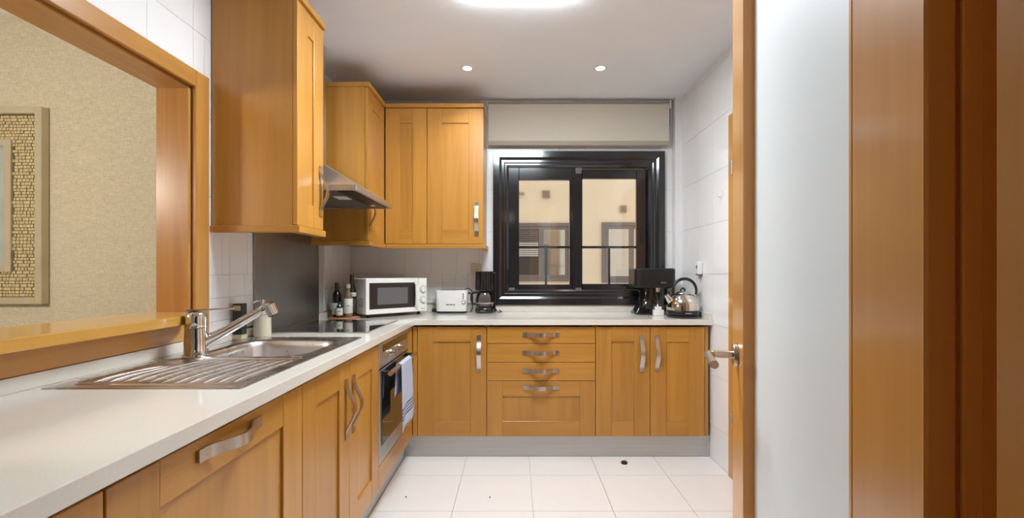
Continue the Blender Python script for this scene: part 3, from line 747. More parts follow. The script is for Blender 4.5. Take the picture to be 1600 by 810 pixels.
# ---------------------------------------------------------------- oven and towel
t = thing('oven', 'built-in stainless steel oven with black glass door', 'oven', (-0.96, 2.48, 0.252))
OY0, OY1 = 2.1945, 2.782
lbox('body', MLB, OY0 + 0.012, OY1 - 0.012, 0.256, Z1 - 0.004, -0.5, 0.0, 'dark_metal', t)
lbox('control_panel', MLB, OY0, OY1, 0.716, Z1, 0.001, 0.022, 'steel', t, 0.002)
lbox('display', MLB, OY0 + 0.055, OY1 - 0.03, 0.789, 0.823, 0.0222, 0.0236, 'oven_glass', t, 0.0005)
for yy in (2.39, 2.565):
    bm = bmesh.new(); cyl(bm, (DXL + 0.0222, yy, 0.765), (DXL + 0.030, yy, 0.765), 0.021, 0.019, 24); cyl(bm, (DXL + 0.030, yy, 0.765), (DXL + 0.046, yy, 0.765), 0.015, 0.0135, 24); bx(bm, DXL + 0.046, DXL + 0.050, yy - 0.003, yy + 0.003, 0.752, 0.778, 0.001)
    build('knob', bm, 'nickel', t)
dr = lbox('door', MLB, OY0, OY1, 0.254, 0.708, 0.001, 0.022, 'steel', t, 0.002)
lbox('window', MLB, OY0 + 0.032, OY1 - 0.032, 0.337, 0.704, 0.0222, 0.0246, 'oven_glass', dr, 0.0006)
hy0, hy1, hzz, hxx = 2.205, 2.75, 0.694, -0.603
bm = bmesh.new(); cyl(bm, (hxx, hy0, hzz), (hxx, hy1, hzz), 0.0115, None, 20); build('handle', bm, 'nickel', dr)
for yy in (hy0 + 0.025, hy1 - 0.025): boxobj('handle_mount', (DXL + 0.0248, hxx - 0.006, yy - 0.009, yy + 0.009, hzz - 0.010, hzz + 0.010), 'black_plastic', dr, 0.002)
# towel draped over the handle
bm = bmesh.new(); uvl = bm.loops.layers.uv.new('uv')
NU, NV = 18, 40; grid = []
for i in range(NU + 1):
    u = i / NU; rowv = []
    for j in range(NV + 1):
        v = j / NV                           # 0 = front hem, 0.62 = over the bar, 1 = back hem
        front_len = 0.315 + 0.02 * (1 - u)
        if v < 0.62:
            q = 1 - v / 0.62; z = hzz - q * front_len + 0.006; x = hxx + 0.0145 + 0.006 * math.sin(u * 9 + q * 2) * q + 0.014 * q
        elif v < 0.68:
            a = PI * (v - 0.62) / 0.06; z = hzz + 0.004 + 0.0130 * math.sin(a); x = hxx + 0.0145 * math.cos(a)
        else:
            q = (v - 0.68) / 0.32; z = hzz + 0.004 - q * 0.16; x = hxx - 0.0145 - 0.003 * math.sin(u * 7) * q
        q2 = abs(hzz - z) / 0.33
        ya, yb = 2.375 - 0.055 * q2, 2.60 + 0.025 * q2
        rowv.append((bm.verts.new((x, ya + (yb - ya) * u, z)), (u, v / 0.62)))
    grid.append(rowv)
for i in range(NU):
    for j in range(NV):
        q = (grid[i][j], grid[i + 1][j], grid[i + 1][j + 1], grid[i][j + 1])
        f_ = bm.faces.new([w[0] for w in q]); f_.smooth = True
        for l, w in zip(f_.loops, q): l[uvl].uv = w[1]
o = build('towel', bm, 'towel_cloth'); md = o.modifiers.new('thick', 'SOLIDIFY'); md.thickness = 0.0035; md.offset = 0
tag(o, 'lavender blue kitchen towel with dark stripes hanging on the oven handle', 'towel')

# ---------------------------------------------------------------- upper cabinets
UXF, UYF = -0.8945, 3.135       # door faces
UZ0, UZ1, UPB, UCT = 1.377, 2.310, 1.347, 2.339
MLU = frame((UXF - 0.02, 0, 0), (0, 1, 0), (0, 0, 1), (1, 0, 0))
MBU = frame((0, UYF + 0.02, 0), (1, 0, 0), (0, 0, 1), (0, -1, 0))
t = thing('wall_cabinet', 'tall narrow wooden wall cabinet between serving hatch and extractor hood', 'cabinet', (-1.1, 2.0, UPB), 'wall cabinets')
c0, c1 = 1.878, 2.135
carcass(t, MLU, c0, c1, UZ0, UZ1, -0.33, 0, True)
shaker(t, MLU, c0, c1, UZ0, UZ1, (c1 - 0.038, 1.553, 'v'), 0.098, 0.10, hgrain='wood_y')
def rail_piece(name, poly, z0, z1, parent, mat):
    bm = bmesh.new(); prism(bm, poly, z0, z1); return build(name, bm, mat, parent, bevel=0.003)
rail_piece('cornice', [(XL + 0.001, c0 - 0.008), (UXF + 0.012, c0 - 0.008), (UXF + 0.012, c1), (XL + 0.001, c1)], UZ1 + 0.001, UCT, t, 'wood_y')
rail_piece('light_rail', [(XL + 0.001, c0 - 0.008), (UXF + 0.012, c0 - 0.008), (UXF + 0.012, c1), (UXF - 0.035, c1), (UXF - 0.035, c0 + 0.03), (XL + 0.001, c0 + 0.03)], UPB, UZ0 - 0.001, t, 'wood_x')
t = thing('wall_cabinet', 'wooden wall cabinet in the corner on the far side of the extractor hood', 'cabinet', (-1.1, 2.95, UPB), 'wall cabinets')
c2, c3 = 2.778, 3.132
carcass(t, MLU, c2, YB - 0.004, UZ0, UZ1, -0.33, 0, True)
shaker(t, MLU, c2, c3, UZ0, UZ1, (c2 + 0.035, 1.553, 'v'), 0.085, 0.10, hgrain='wood_y')
rail_piece('cornice', [(XL + 0.001, c2 - 0.006), (UXF + 0.012, c2 - 0.006), (UXF + 0.012, 3.122), (UXF - 0.005, YB - 0.003), (XL + 0.001, YB - 0.003)], UZ1 + 0.001, UCT, t, 'wood_y')
rail_piece('light_rail', [(XL + 0.001, c2 - 0.006), (UXF + 0.012, c2 - 0.006), (UXF + 0.012, 3.122), (UXF - 0.035, 3.122), (UXF - 0.035, c2 + 0.03), (XL + 0.001, c2 + 0.03)], UPB, UZ0 - 0.001, t, 'wood_y')
x1, x2, x3 = UXF + 0.003, px(667, UYF), px(755.5, UYF)
t = thing('wall_cabinet', 'double door wooden wall cabinet on the back wall beside the window', 'cabinet', (-0.5, 3.3, UPB), 'wall cabinets')
carcass(t, MBU, x1, x3, UZ0, UZ1, -0.325, 0, True)
shaker(t, MBU, x1, x2, UZ0, UZ1, None, 0.098, 0.10)
shaker(t, MBU, x2, x3, UZ0, UZ1, (px(744, 3.1), 1.545, 'v'), 0.10, 0.10)
rail_piece('cornice', [(UXF + 0.0125, UYF - 0.012), (x3 + 0.004, UYF - 0.012), (x3 + 0.004, YB - 0.003), (UXF, YB - 0.003), (UXF, 3.14)], UZ1 + 0.001, UCT, t, 'wood_x')
rail_piece('light_rail', [(UXF + 0.0125, UYF - 0.012), (x3 + 0.014, UYF - 0.012), (x3 + 0.014, YB - 0.003), (x3 - 0.02, YB - 0.003), (x3 - 0.02, UYF + 0.03), (UXF + 0.0125, UYF + 0.03)], UPB, UZ0 - 0.001, t, 'wood_x')

# extractor hood
t = thing('extractor_hood', 'stainless steel extractor hood with sloped canopy above the hob', 'extractor hood', (-1.0, 2.45, 1.567))
HXF, HA, HB, HZ0, HZ1 = -0.742, 2.1375, 2.7695, 1.567, 1.594
bm = bmesh.new()
for dd in ((HXF - 0.015, HXF, HA, HB), (XL + 0.014, HXF - 0.015, HA, HA + 0.012), (XL + 0.014, HXF - 0.015, HB - 0.012, HB)):
    bx(bm, dd[0], dd[1], dd[2], dd[3], HZ0, HZ1, 0.002)
build('rim', bm, 'steel', t)
bm = bmesh.new()
zt2 = 1.81; FX, FA, FB = -1.10, 2.30, 2.665
lo = [(XL + 0.014, HA + 0.001), (HXF - 0.001, HA + 0.001), (HXF - 0.001, HB - 0.001), (XL + 0.014, HB - 0.001)]
hi = [(XL + 0.014, FA), (FX, FA), (FX, FB), (XL + 0.014, FB)]
vl = [bm.verts.new((p[0], p[1], HZ1)) for p in lo]; vh = [bm.verts.new((p[0], p[1], zt2)) for p in hi]
for k in range(4): bm.faces.new((vl[k], vl[(k + 1) % 4], vh[(k + 1) % 4], vh[k]))
bm.faces.new(vh); build('canopy', bm, 'hood_steel', t)
boxobj('flue', (XL + 0.014, FX, FA, FB, zt2 + 0.0005, 2.16), 'hood_steel', t, 0.002)
boxobj('flue_extension', (XL + 0.014, FX - 0.004, FA + 0.004, FB - 0.004, 2.1605, ZC - 0.001), 'hood_steel', t, 0.002)
boxobj('underside', (XL + 0.0145, HXF - 0.0155, HA + 0.0125, HB - 0.0125, HZ0 + 0.006, HZ0 + 0.012), 'hood_under', t)
boxobj('switch_strip', (HXF - 0.11, HXF - 0.03, HA + 0.05, HB - 0.05, HZ0 + 0.0015, HZ0 + 0.0058), 'black_plastic', t, 0.001)
boxobj('lamp_lens', (HXF - 0.19, HXF - 0.125, HA + 0.20, HA + 0.29, HZ0 + 0.0015, HZ0 + 0.0058), 'white_plastic', t, 0.001)
boxobj('switch', (HXF - 0.085, HXF - 0.065, HB - 0.16, HB - 0.12, HZ0 - 0.002, HZ0 + 0.0014), 'white_plastic', t, 0.001)

# ---------------------------------------------------------------- ceiling lights
t = thing('ceiling_light', 'bright rectangular light panel on the ceiling', 'ceiling light', (0.02, 1.63, ZC))
LX0, LX1, LY0, LY1 = px(722, 2.159), px(900.5, 2.159), 1.56, 2.159
LD_ = 0.04
boxobj('housing', (LX0 + 0.01, LX1 - 0.01, LY0 + 0.01, LY1 - 0.01, ZC - 0.014, ZC - 0.0005), 'white_gloss', t, 0.002)
boxobj('fill_rim', (LX0, LX1, LY0, LY1, ZC - LD_ + 0.0032, ZC - 0.0145), 'ceiling_fill', t, 0.003)  # glowing sides added to throw extra light on the ceiling
boxobj('diffuser', (LX0, LX1, LY0, LY1, ZC - LD_, ZC - LD_ + 0.003), 'lamp_diffuser', t, 0.0)
def downlight(x, label):
    Y = 2.929; X = px(x, Y)
    t = thing('downlight', label, 'downlight', (X, Y, ZC), 'recessed downlights')
    bm = bmesh.new(); lathe(bm, [(0.027, -0.0005), (0.041, -0.0005), (0.042, -0.003), (0.039, -0.006), (0.029, -0.006), (0.027, -0.002)], (X, Y, ZC), 32); build('ring', bm, 'white_gloss', t)
    bm = bmesh.new(); lathe(bm, [(0, -0.004), (0.026, -0.004), (0.026, -0.001), (0, -0.001)], (X, Y, ZC), 24); build('bulb', bm, 'spot_bulb', t)
    ld = bpy.data.lights.new('spot', 'SPOT'); ld.energy = SPOT_W; ld.spot_size = R(110); ld.spot_blend = 0.9; ld.shadow_soft_size = 0.025; ld.color = (1.0, 0.97, 0.92)
    lo_ = bpy.data.objects.new('spot', ld); COL.objects.link(lo_); lo_.location = (X, Y, ZC - 0.012)
downlight(730, 'small round downlight above the wall cabinets'); downlight(938, 'small round downlight above the window blind')
def fill_pendant(x, y, drop, label, watts, col):  # unseen lamps added as fill for the hall and dining room
    t = thing('fill_pendant', label, 'pendant lamp', (x, y, ZC - drop - 0.12))
    bm = bmesh.new(); lathe(bm, [(0, -0.0005), (0.05, -0.0005), (0.05, -0.02), (0, -0.022)], (x, y, ZC), 24); build('rose', bm, 'white_gloss', t)
    bm = bmesh.new(); cyl(bm, (x, y, ZC - 0.0225), (x, y, ZC - drop + 0.001), 0.004, None, 8); build('cord', bm, 'white_plastic', t)
    bm = bmesh.new(); lathe(bm, [(0.015, 0.0), (0.06, -0.015), (0.10, -0.06), (0.11, -0.12)], (x, y, ZC - drop), 32); build('shade', bm, 'fill_shade', t)
    ld = bpy.data.lights.new('lamp', 'POINT'); ld.energy = watts; ld.shadow_soft_size = 0.09; ld.color = col
    lo_ = bpy.data.objects.new('lamp', ld); COL.objects.link(lo_); lo_.location = (x, y, ZC - drop - 0.23)
fill_pendant(-0.1, -0.75, 0.15, 'unseen pendant lamp added in the hall as fill light', HALL_FILL_W, (1.0, 0.90, 0.74))
fill_pendant(-2.4, 0.75, 0.55, 'unseen pendant lamp added to light the room beyond the serving hatch', DINING_FILL_W, (1.0, 0.94, 0.84))

# ---------------------------------------------------------------- glazed door, open against the camera side
hx_, hy_ = 0.2795, 0.312
root = thing('door_1', 'open wooden door with tall frosted glass pane and steel lever', 'door', (hx_, hy_, 0), kind='structure')
ang = math.atan2(0.958, 0.287)
MD = Matrix.Translation((hx_, hy_, 0)) @ Matrix.Rotation(ang, 4, 'Z')     # local x: hinge -> lock edge, local y: kitchen side normal, z up
def dpart(name, bm, mat, parent, bevel=None):
    bmesh.ops.transform(bm, matrix=MD, verts=bm.verts[:]); return build(name, bm, mat, parent, bevel=bevel)
def dbox(name, d, mat, parent, bev=0.0015):
    bm = bmesh.new(); bx(bm, *d, bev); return dpart(name, bm, mat, parent)
W_, DH = 0.781, 2.06
bm = bmesh.new()
bx(bm, 0, 0.120, -0.0185, 0, 0.008, DH, 0.002); bx(bm, 0.0005, 0.120, -0.0418, -0.0185, 0.008, DH, 0.002)
dpart('stile', bm, 'door_wood', root)
dbox('edge_strip', (-0.004, 0.0003, -0.0295, -0.0190, 0.008, DH), 'door_wood', root, 0.001)
dbox('stile', (0.653, W_, -0.040, 0, 0.008, DH), 'door_wood', root, 0.002)
dbox('rail', (0.1205, 0.6525, -0.040, -0.0005, 0.008, 0.21), 'door_wood', root, 0.002)
dbox('rail', (0.1205, 0.6525, -0.040, -0.0005, 1.93, DH), 'door_wood', root, 0.002)
dbox('glass', (0.118, 0.655, -0.0265, -0.0215, 0.205, 1.935), 'frosted', root, 0)
dbox('glazing_bead', (0.1245, 0.134, -0.0212, -0.002, 0.211, 1.929), 'door_wood', root, 0.002)
dbox('glazing_bead', (0.134, 0.6525, -0.0212, -0.006, 0.211, 0.222), 'door_wood', root, 0.002)
dbox('glazing_bead', (0.134, 0.6525, -0.0212, -0.006, 1.918, 1.929), 'door_wood', root, 0.002)
hxl, hzl = W_ - 0.0585, 1.0015
bm = bmesh.new(); cyl(bm, (hxl, 0.0003, hzl), (hxl, 0.009, hzl), 0.0255, 0.0245, 28); dpart('rosette', bm, 'nickel', root, 0.001)
lever = None
bm = bmesh.new(); tube(bm, [(hxl, 0.0092, hzl), (hxl, 0.045, hzl), (hxl - 0.003, 0.054, hzl), (hxl - 0.011, 0.060, hzl), (hxl - 0.022, 0.061, hzl), (hxl - 0.125, 0.061, hzl - 0.001)], 0.0083, 16); dpart('lever', bm, 'nickel', root)
bm = bmesh.new(); cyl(bm, (hxl, -0.0403, hzl), (hxl, -0.049, hzl), 0.0255, 0.0245, 28); dpart('rosette', bm, 'nickel', root)
bm = bmesh.new(); tube(bm, [(hxl, -0.049, hzl), (hxl, -0.085, hzl), (hxl - 0.011, -0.100, hzl), (hxl - 0.022, -0.101, hzl), (hxl - 0.125, -0.101, hzl)], 0.0083, 16); dpart('lever', bm, 'nickel', root)
t = thing('trim_1', 'wooden jamb of the open glazed door', 'door frame', (0.24, 0.15, 0), kind='structure')
boxobj('jamb', (0.222, 0.2615, 0.06, 0.2128, 0, 2.098), 'door_wood', t, 0.002)
boxobj('bounce_block', (0.290, 0.36, 0.2132, 0.268, 0, 2.098), 'door_wood', t, 0.002)  # unseen block added to keep bounced light off the hinge edge
boxobj('head', (-0.599, 0.2215, 0.06, 0.2096, 2.078, 2.099), 'door_wood', t, 0.002)
boxobj('jamb', (-0.599, -0.56, 0.06, 0.2096, 0, 2.077), 'door_wood', t, 0.002)

# door in the right wall
t = thing('trim_2', 'wooden casing of the side door beside the kettle wall', 'door frame', (XR, 2.62, 0), kind='structure')
a_, b_2 = XR - 0.014, XR - 0.0005
boxobj('casing', (a_, b_2, D2Y1, 2.655, 0.001, pz(181, 2.655)), 'trim_z', t, 0.002)
boxobj('casing', (a_, b_2, D2Y0 - 0.07, D2Y0, 0.001, pz(181, 2.655)), 'trim_z', t, 0.002)
boxobj('casing', (a_, b_2, D2Y0, D2Y1, D2Z, pz(181, 2.655)), 'trim_y', t, 0.002)
for zz in (1.78, 0.346):
    bm = bmesh.new(); cyl(bm, (a_ - 0.004, 2.602, zz - 0.04), (a_ - 0.004, 2.602, zz + 0.04), 0.006, None, 12); build('hinge', bm, 'nickel', t)
t = thing('door_2', 'closed wooden side door in the tiled wall', 'door', (XR, 2.2, 0), kind='structure')
boxobj('leaf', (XR + 0.01, XR + 0.05, D2Y0 + 0.003, D2Y1 - 0.003, 0.006, D2Z - 0.003), 'door_wood', t, 0.002)
bm = bmesh.new(); cyl(bm, (XR + 0.0098, 1.89, 1.0), (XR + 0.001, 1.89, 1.0), 0.025); build('rosette', bm, 'nickel', t)
bm = bmesh.new(); tube(bm, [(XR + 0.001, 1.89, 1.0), (XR - 0.045, 1.89, 1.0), (XR - 0.052, 1.91, 1.0), (XR - 0.052, 2.0, 1.0)], 0.008, 12); build('lever', bm, 'nickel', t)

# ---------------------------------------------------------------- wall fittings
ox, oz = px(744, YB), pz(420.5, YB)
t = thing('wall_socket', 'cream double-pole wall socket behind the filter coffee maker', 'socket', (ox, YB, oz))
boxobj('plate', (ox - 0.04, ox + 0.04, YB - 0.011, YB - 0.0003, oz - 0.04, oz + 0.04), 'cream_plastic', t, 0.004, 2)
bm = bmesh.new(); lathe(bm, [(0.022, 0), (0.024, 0.002), (0.020, 0.002), (0.019, -0.0), (0, -0.0)], (0, 0, 0), 28); bmesh.ops.transform(bm, matrix=frame((ox, YB - 0.0112, oz), (1, 0, 0), (0, 0, 1), (0, -1, 0)), verts=bm.verts[:]); build('well', bm, 'cream_plastic', t)
for s in (-1, 1):
    bm = bmesh.new(); cyl(bm, (ox + s * 0.0095, YB - 0.0114, oz), (ox + s * 0.0095, YB - 0.0122, oz), 0.003, None, 10); build('pin_hole', bm, 'print_black', t)
sy, sz = F * XR / (1096 - VX), 1.212
t = thing('wall_socket', 'small white rounded wall socket above the kettle', 'socket', (XR, sy, sz))
boxobj('body', (XR - 0.034, XR - 0.0003, sy - 0.028, sy + 0.028, sz - 0.043, sz + 0.043), 'white_plastic', t, 0.010, 3)
bm = bmesh.new(); cyl(bm, (XR - 0.0342, sy - 0.004, sz + 0.008), (XR - 0.0348, sy - 0.004, sz + 0.008), 0.011, None, 20); build('socket_hole', bm, 'grey_plastic', t)
boxobj('base_rim', (XR - 0.030, XR - 0.002, sy - 0.024, sy + 0.024, sz - 0.050, sz - 0.0432), 'grey_plastic', t, 0.002)
ky, kz = F * XR / (1129 - VX), 0
kz = pz(305, ky)
t = thing('wall_hook', 'tiny white hook on the tiled wall by the side door casing', 'hook', (XR, ky, kz))
boxobj('plate', (XR - 0.004, XR - 0.0003, ky - 0.008, ky + 0.008, kz - 0.012, kz + 0.026), 'white_plastic', t, 0.001)
bm = bmesh.new(); tube(bm, [(XR - 0.0042, ky, kz - 0.006), (XR - 0.016, ky, kz - 0.014), (XR - 0.028, ky, kz - 0.008), (XR - 0.031, ky, kz + 0.006)], 0.0032, 10); build('prong', bm, 'white_plastic', t)

# ---------------------------------------------------------------- worktop objects
Z = ZW + 0.0004
# tray and bottles
TRX, TRY = -1.112, 2.985
bm = bmesh.new(); lathe(bm, [(0, 0), (0.092, 0), (0.096, 0.003), (0.096, 0.008), (0.092, 0.010), (0, 0.010)], (TRX, TRY, Z), 40)
tag(build('serving_mat', bm, 'cork_tray'), 'round brown cork mat under the bottles', 'mat')
ZT = Z + 0.0104
def bottle(X, Y, h, r, body, cap, capm, labels, label, shoulder=0.62, neck=0.42):
    t = thing('bottle', label, 'bottle', (X, Y, ZT), 'bottles on the cork mat')
    rn = r * neck
    bm = bmesh.new()
    lathe(bm, [(0, 0.002), (r * 0.85, 0), (r, 0.006), (r, h * shoulder), (r * 0.9, h * (shoulder + 0.05)), (rn * 1.15, h * (shoulder + 0.15)), (rn, h * (shoulder + 0.2)), (rn, h * (1 - cap)), (0, h * (1 - cap))], (X, Y, ZT), 24)
    build('glass', bm, body, t)
    bm = bmesh.new(); lathe(bm, [(0, h * (1 - cap) + 0.0003), (rn * 1.15, h * (1 - cap) + 0.0003), (rn * 1.15, h - 0.002), (rn, h), (0, h)], (X, Y, ZT), 20); build('cap', bm, capm, t)
    for a, b_, m_ in labels:
        bm = bmesh.new(); lathe(bm, [(r + 0.0004, h * a), (r + 0.0008, h * a + 0.0005), (r + 0.0008, h * b_), (r + 0.0004, h * b_ + 0.0005)], (X, Y, ZT), 28); lb = build('label', bm, m_, t)
    a, b_, m_ = labels[0]
    pr = 'print_black' if m_ != 'label_dark' else 'print_grey'
    dirv = Vector((-X, -Y, 0)).normalized(); uu = Vector((-dirv.y, dirv.x, 0))
    lettering(lb, frame(Vector((X, Y, ZT + h * (a + b_) / 2)) + dirv * (r + 0.0012), uu, (0, 0, 1), dirv), r * 0.8, 0.006, 4, pr)
bottle(-1.163, 2.985, 0.222, 0.027, 'dark_glass', 0.24, 'cap_brown', [(0.06, 0.40, 'label_pale')], 'dark bottle with pale label at the far left of the cork mat')
bottle(-1.120, 2.917, 0.098, 0.0195, 'dark_glass', 0.20, 'print_black', [(0.15, 0.62, 'label_white')], 'smallest bottle on the cork mat, dark with white label', 0.70, 0.55)
bottle(-1.076, 2.950, 0.212, 0.0265, 'amber_glass', 0.12, 'cap_cream', [(0.12, 0.56, 'label_white')], 'clear bottle with cream cap and large white label on the cork mat')
bottle(-1.077, 3.017, 0.272, 0.0275, 'olive_glass', 0.26, 'cap_brown', [(0.10, 0.42, 'label_dark'), (0.48, 0.57, 'label_white')], 'tallest bottle on the cork mat, green glass with dark cap')

# microwave
mA, mB = Vector((-0.9746, 2.96, 0)), Vector((-0.642, 3.28, 0))
u = (mB - mA).normalized(); n = Vector((u.y, -u.x, 0)); MW = (mB - mA).length; mz0, mz1 = 0.9077, 1.1435; MH = mz1 - mz0
t = thing('microwave', 'white microwave oven with black door window standing in the corner', 'microwave', (-0.9, 3.2, ZW))
MM = frame((mA.x, mA.y, mz0), u, (0, 0, 1), n)
lbox('casing', MM, 0.0, MW, 0, MH, -0.265, -0.001, 'white_plastic', t, 0.006)
dw = MW * 0.845
fr = lbox('door', MM, 0.0, dw - 0.0008, 0, MH, 0.0, 0.018, 'white_gloss', t, 0.004)
lbox('door_glass', MM, 0.024, dw - 0.020, 0.034, MH - 0.030, 0.0182, 0.0192, 'smoked_glass', fr, 0.0004)
lbox('viewing_window', MM, 0.080, dw - 0.085, 0.062, MH - 0.062, 0.0193, 0.0197, 'grey_plastic', fr, 0)
bm = bmesh.new(); tube(bm, [(dw - 0.020, 0.040, 0.0194), (dw - 0.022, 0.044, 0.034), (dw - 0.022, MH / 2, 0.038), (dw - 0.022, MH - 0.044, 0.034), (dw - 0.020, MH - 0.040, 0.0194)], 0.0125, 12); bmesh.ops.transform(bm, matrix=MM, verts=bm.verts[:]); build('handle', bm, 'white_gloss', fr)
cp = lbox('control_panel', MM, dw + 0.0008, MW, 0, MH, 0.0, 0.018, 'white_gloss', t, 0.004)
for vv in (MH * 0.655, MH * 0.345):
    bm = bmesh.new(); cyl(bm, (dw + 0.037, vv, 0.0182), (dw + 0.037, vv, 0.0205), 0.027, 0.026, 28); bmesh.ops.transform(bm, matrix=MM, verts=bm.verts[:]); dl = build('dial_ring', bm, 'print_grey', cp)
    bm = bmesh.new(); cyl(bm, (dw + 0.037, vv, 0.0207), (dw + 0.037, vv, 0.034), 0.020, 0.017, 28); bx(bm, dw + 0.035, dw + 0.039, vv - 0.015, vv + 0.015, 0.034, 0.039, 0.001); bmesh.ops.transform(bm, matrix=MM, verts=bm.verts[:]); build('dial', bm, 'white_gloss', cp)
    for k in range(9):
        a = R(215 - 250 * k / 8)
        lbox('dial_mark', MM, dw + 0.037 + 0.0305 * math.cos(a) - 0.0012, dw + 0.037 + 0.0305 * math.cos(a) + 0.0012, vv + 0.0305 * math.sin(a) - 0.0012, vv + 0.0305 * math.sin(a) + 0.0012, 0.0181, 0.0186, 'print_black', cp, 0)
lettering(cp, MM @ Matrix.Translation((dw + 0.036, 0.018, 0.0181)), 0.032, 0.005, 7, 'print_black')
for uu_, nn in ((0.04, -0.03), (MW - 0.04, -0.03), (0.04, -0.22), (MW - 0.04, -0.22)):
    bm = bmesh.new(); lathe(bm, [(0, 0), (0.012, 0), (0.013, 0.02), (0, 0.02)], (0, 0, 0), 14); o_ = MM @ Vector((uu_, 0, nn)); bmesh.ops.translate(bm, vec=(o_.x, o_.y, Z), verts=bm.verts[:])
    for v in bm.verts:
        if v.co.z > Z + 0.01: v.co.z = mz0 - 0.0003
    build('foot', bm, 'black_plastic', t)
bm = bmesh.new()
ML2 = frame((mA.x, mA.y, mz0), -n, (0, 0, 1), -u)
for i in range(5):
    for j in range(5): bx(bm, 0.02 + 0.012 * i, 0.026 + 0.012 * i, 0.05 + 0.012 * j, 0.056 + 0.012 * j, 0.0002, 0.0008)
bmesh.ops.transform(bm, matrix=ML2, verts=bm.verts[:]); build('side_vents', bm, 'print_black', t)

# toaster
t0, t1, ty, tz = -0.585, -0.350, 3.325, 1.053
t = thing('toaster', 'white two slice toaster next to the microwave', 'toaster', (-0.467, 3.39, ZW))
bm = bmesh.new(); cx = (t0 + t1) / 2
L = []
for z, hw, hd in ((Z + 0.014, 0.110, 0.058), (Z + 0.03, 0.112, 0.060), (Z + 0.10, 0.114, 0.062), (tz - 0.012, 0.118, 0.064), (tz - 0.003, 0.117, 0.062), (tz, 0.112, 0.056)):
    L.append([(p[0], p[1], z) for p in rr(cx - hw, cx + hw, 3.39 - hd, 3.39 + hd, 0.03, 6)])
rings(bm, L, True, True); build('shell', bm, 'white_gloss', t)
bm = bmesh.new(); rings(bm, [[(p[0], p[1], z) for p in rr(cx - 0.108, cx + 0.108, 3.334, 3.446, 0.028, 6)] for z in (Z, Z + 0.0138)], True, True); build('base', bm, 'black_plastic', t)
for yy in (3.372, 3.408): boxobj('slot', (cx - 0.085, cx + 0.075, yy - 0.009, yy + 0.009, tz + 0.0002, tz + 0.001), 'print_black', t)
fy = 3.3275
for k, zz in enumerate((1.026, 1.011, 0.996)):
    bm = bmesh.new(); cyl(bm, (px(723.8, 3.33), fy + 0.002, zz), (px(723.8, 3.33), fy - 0.003, zz), 0.0045, None, 14); build('button', bm, 'print_black', t)
bm = bmesh.new(); cyl(bm, (px(724.3, 3.33), fy + 0.003, 0.966), (px(724.3, 3.33), fy - 0.003, 0.966), 0.0135, None, 24); kn = build('dial_ring', bm, 'grey_plastic', t)
bm = bmesh.new(); cyl(bm, (px(724.3, 3.33), fy - 0.0032, 0.966), (px(724.3, 3.33), fy - 0.010, 0.966), 0.0105, 0.0095, 24); build('dial', bm, 'white_gloss', t)
lettering(t, frame((px(704, 3.33), fy + 0.0018, pz(477.4, 3.33)), (1, 0, 0), (0, 0, 1), (0, -1, 0)), 0.066, 0.009, 8, 'print_black')
boxobj('lever', (cx + 0.1185, cx + 0.138, 3.378, 3.402, 1.024, 1.034), 'black_plastic', t, 0.003)
bm = bmesh.new(); tube(bm, [(cx + 0.06, 3.462, Z + 0.05), (cx + 0.09, 3.462, tz + 0.003), (cx + 0.115, 3.459, tz + 0.01), (cx + 0.138, 3.445, tz - 0.005), (cx + 0.15, 3.43, tz - 0.05), (cx + 0.15, 3.42, Z + 0.03), (cx + 0.135, 3.41, Z + 0.005)], 0.0038, 8); build('power_cord', bm, 'black_plastic', t)
bm = bmesh.new(); tube(bm, [(cx - 0.113, 3.40, Z + 0.014), (cx - 0.135, 3.40, Z + 0.017), (cx - 0.150, 3.40, Z + 0.016)], [0.008, 0.015, 0.010], 12); build('plug', bm, 'black_plastic', t)

# filter coffee maker
CX_, CY_ = px(757.5, 3.385), 3.385
t = thing('coffee_maker', 'black filter coffee maker with glass jug beside the window', 'coffee maker', (CX_, CY_, ZW))
bm = bmesh.new(); lathe(bm, [(0, 0), (0.068, 0), (0.071, 0.004), (0.071, 0.028), (0.066, 0.036), (0, 0.036)], (CX_, CY_, Z), 36); bx(bm, CX_ + 0.015, CX_ + 0.082, CY_ + 0.02, CY_ + 0.064, Z, Z + 0.036, 0.006); build('base', bm, 'black_gloss', t)
bm = bmesh.new(); lathe(bm, [(0.045, 0.0365), (0.052, 0.0365), (0.052, 0.039), (0, 0.039)], (CX_, CY_, Z), 30); build('hotplate', bm, 'steel', t)
boxobj('column', (CX_ + 0.045, CX_ + 0.082, CY_ + 0.025, CY_ + 0.064, Z + 0.0365, Z + 0.30), 'black_gloss', t, 0.008, 2)
bm = bmesh.new()
n_ = 72; ringsL = []
for z in (0.168, 0.172, 0.30, 0.306):
    rbase = 0.064 if z in (0.172, 0.30) else 0.060
    ringsL.append([(CX_ - 0.002 + (rbase + 0.0022 * math.cos(24 * 2 * PI * k / n_)) * math.cos(2 * PI * k / n_), CY_ - 0.004 + (rbase + 0.0022 * math.cos(24 * 2 * PI * k / n_)) * math.sin(2 * PI * k / n_), Z + z) for k in range(n_)])
rings(bm, ringsL, True, True, smooth=False); build('filter_housing', bm, 'black_gloss', t)
bm = bmesh.new()
jr = [(0, 0.0395), (0.050, 0.0395), (0.060, 0.047), (0.066, 0.075), (0.064, 0.11), (0.056, 0.138), (0.051, 0.148)]
lathe(bm, jr, (CX_, CY_ - 0.004, Z), 36); jug = build('jug', bm, 'carafe_glass', t)
bm = bmesh.new(); lathe(bm, [(0.0665, 0.070), (0.0675, 0.071), (0.0675, 0.078), (0.0660, 0.079)], (CX_, CY_ - 0.004, Z), 36); build('jug_band', bm, 'steel', jug)
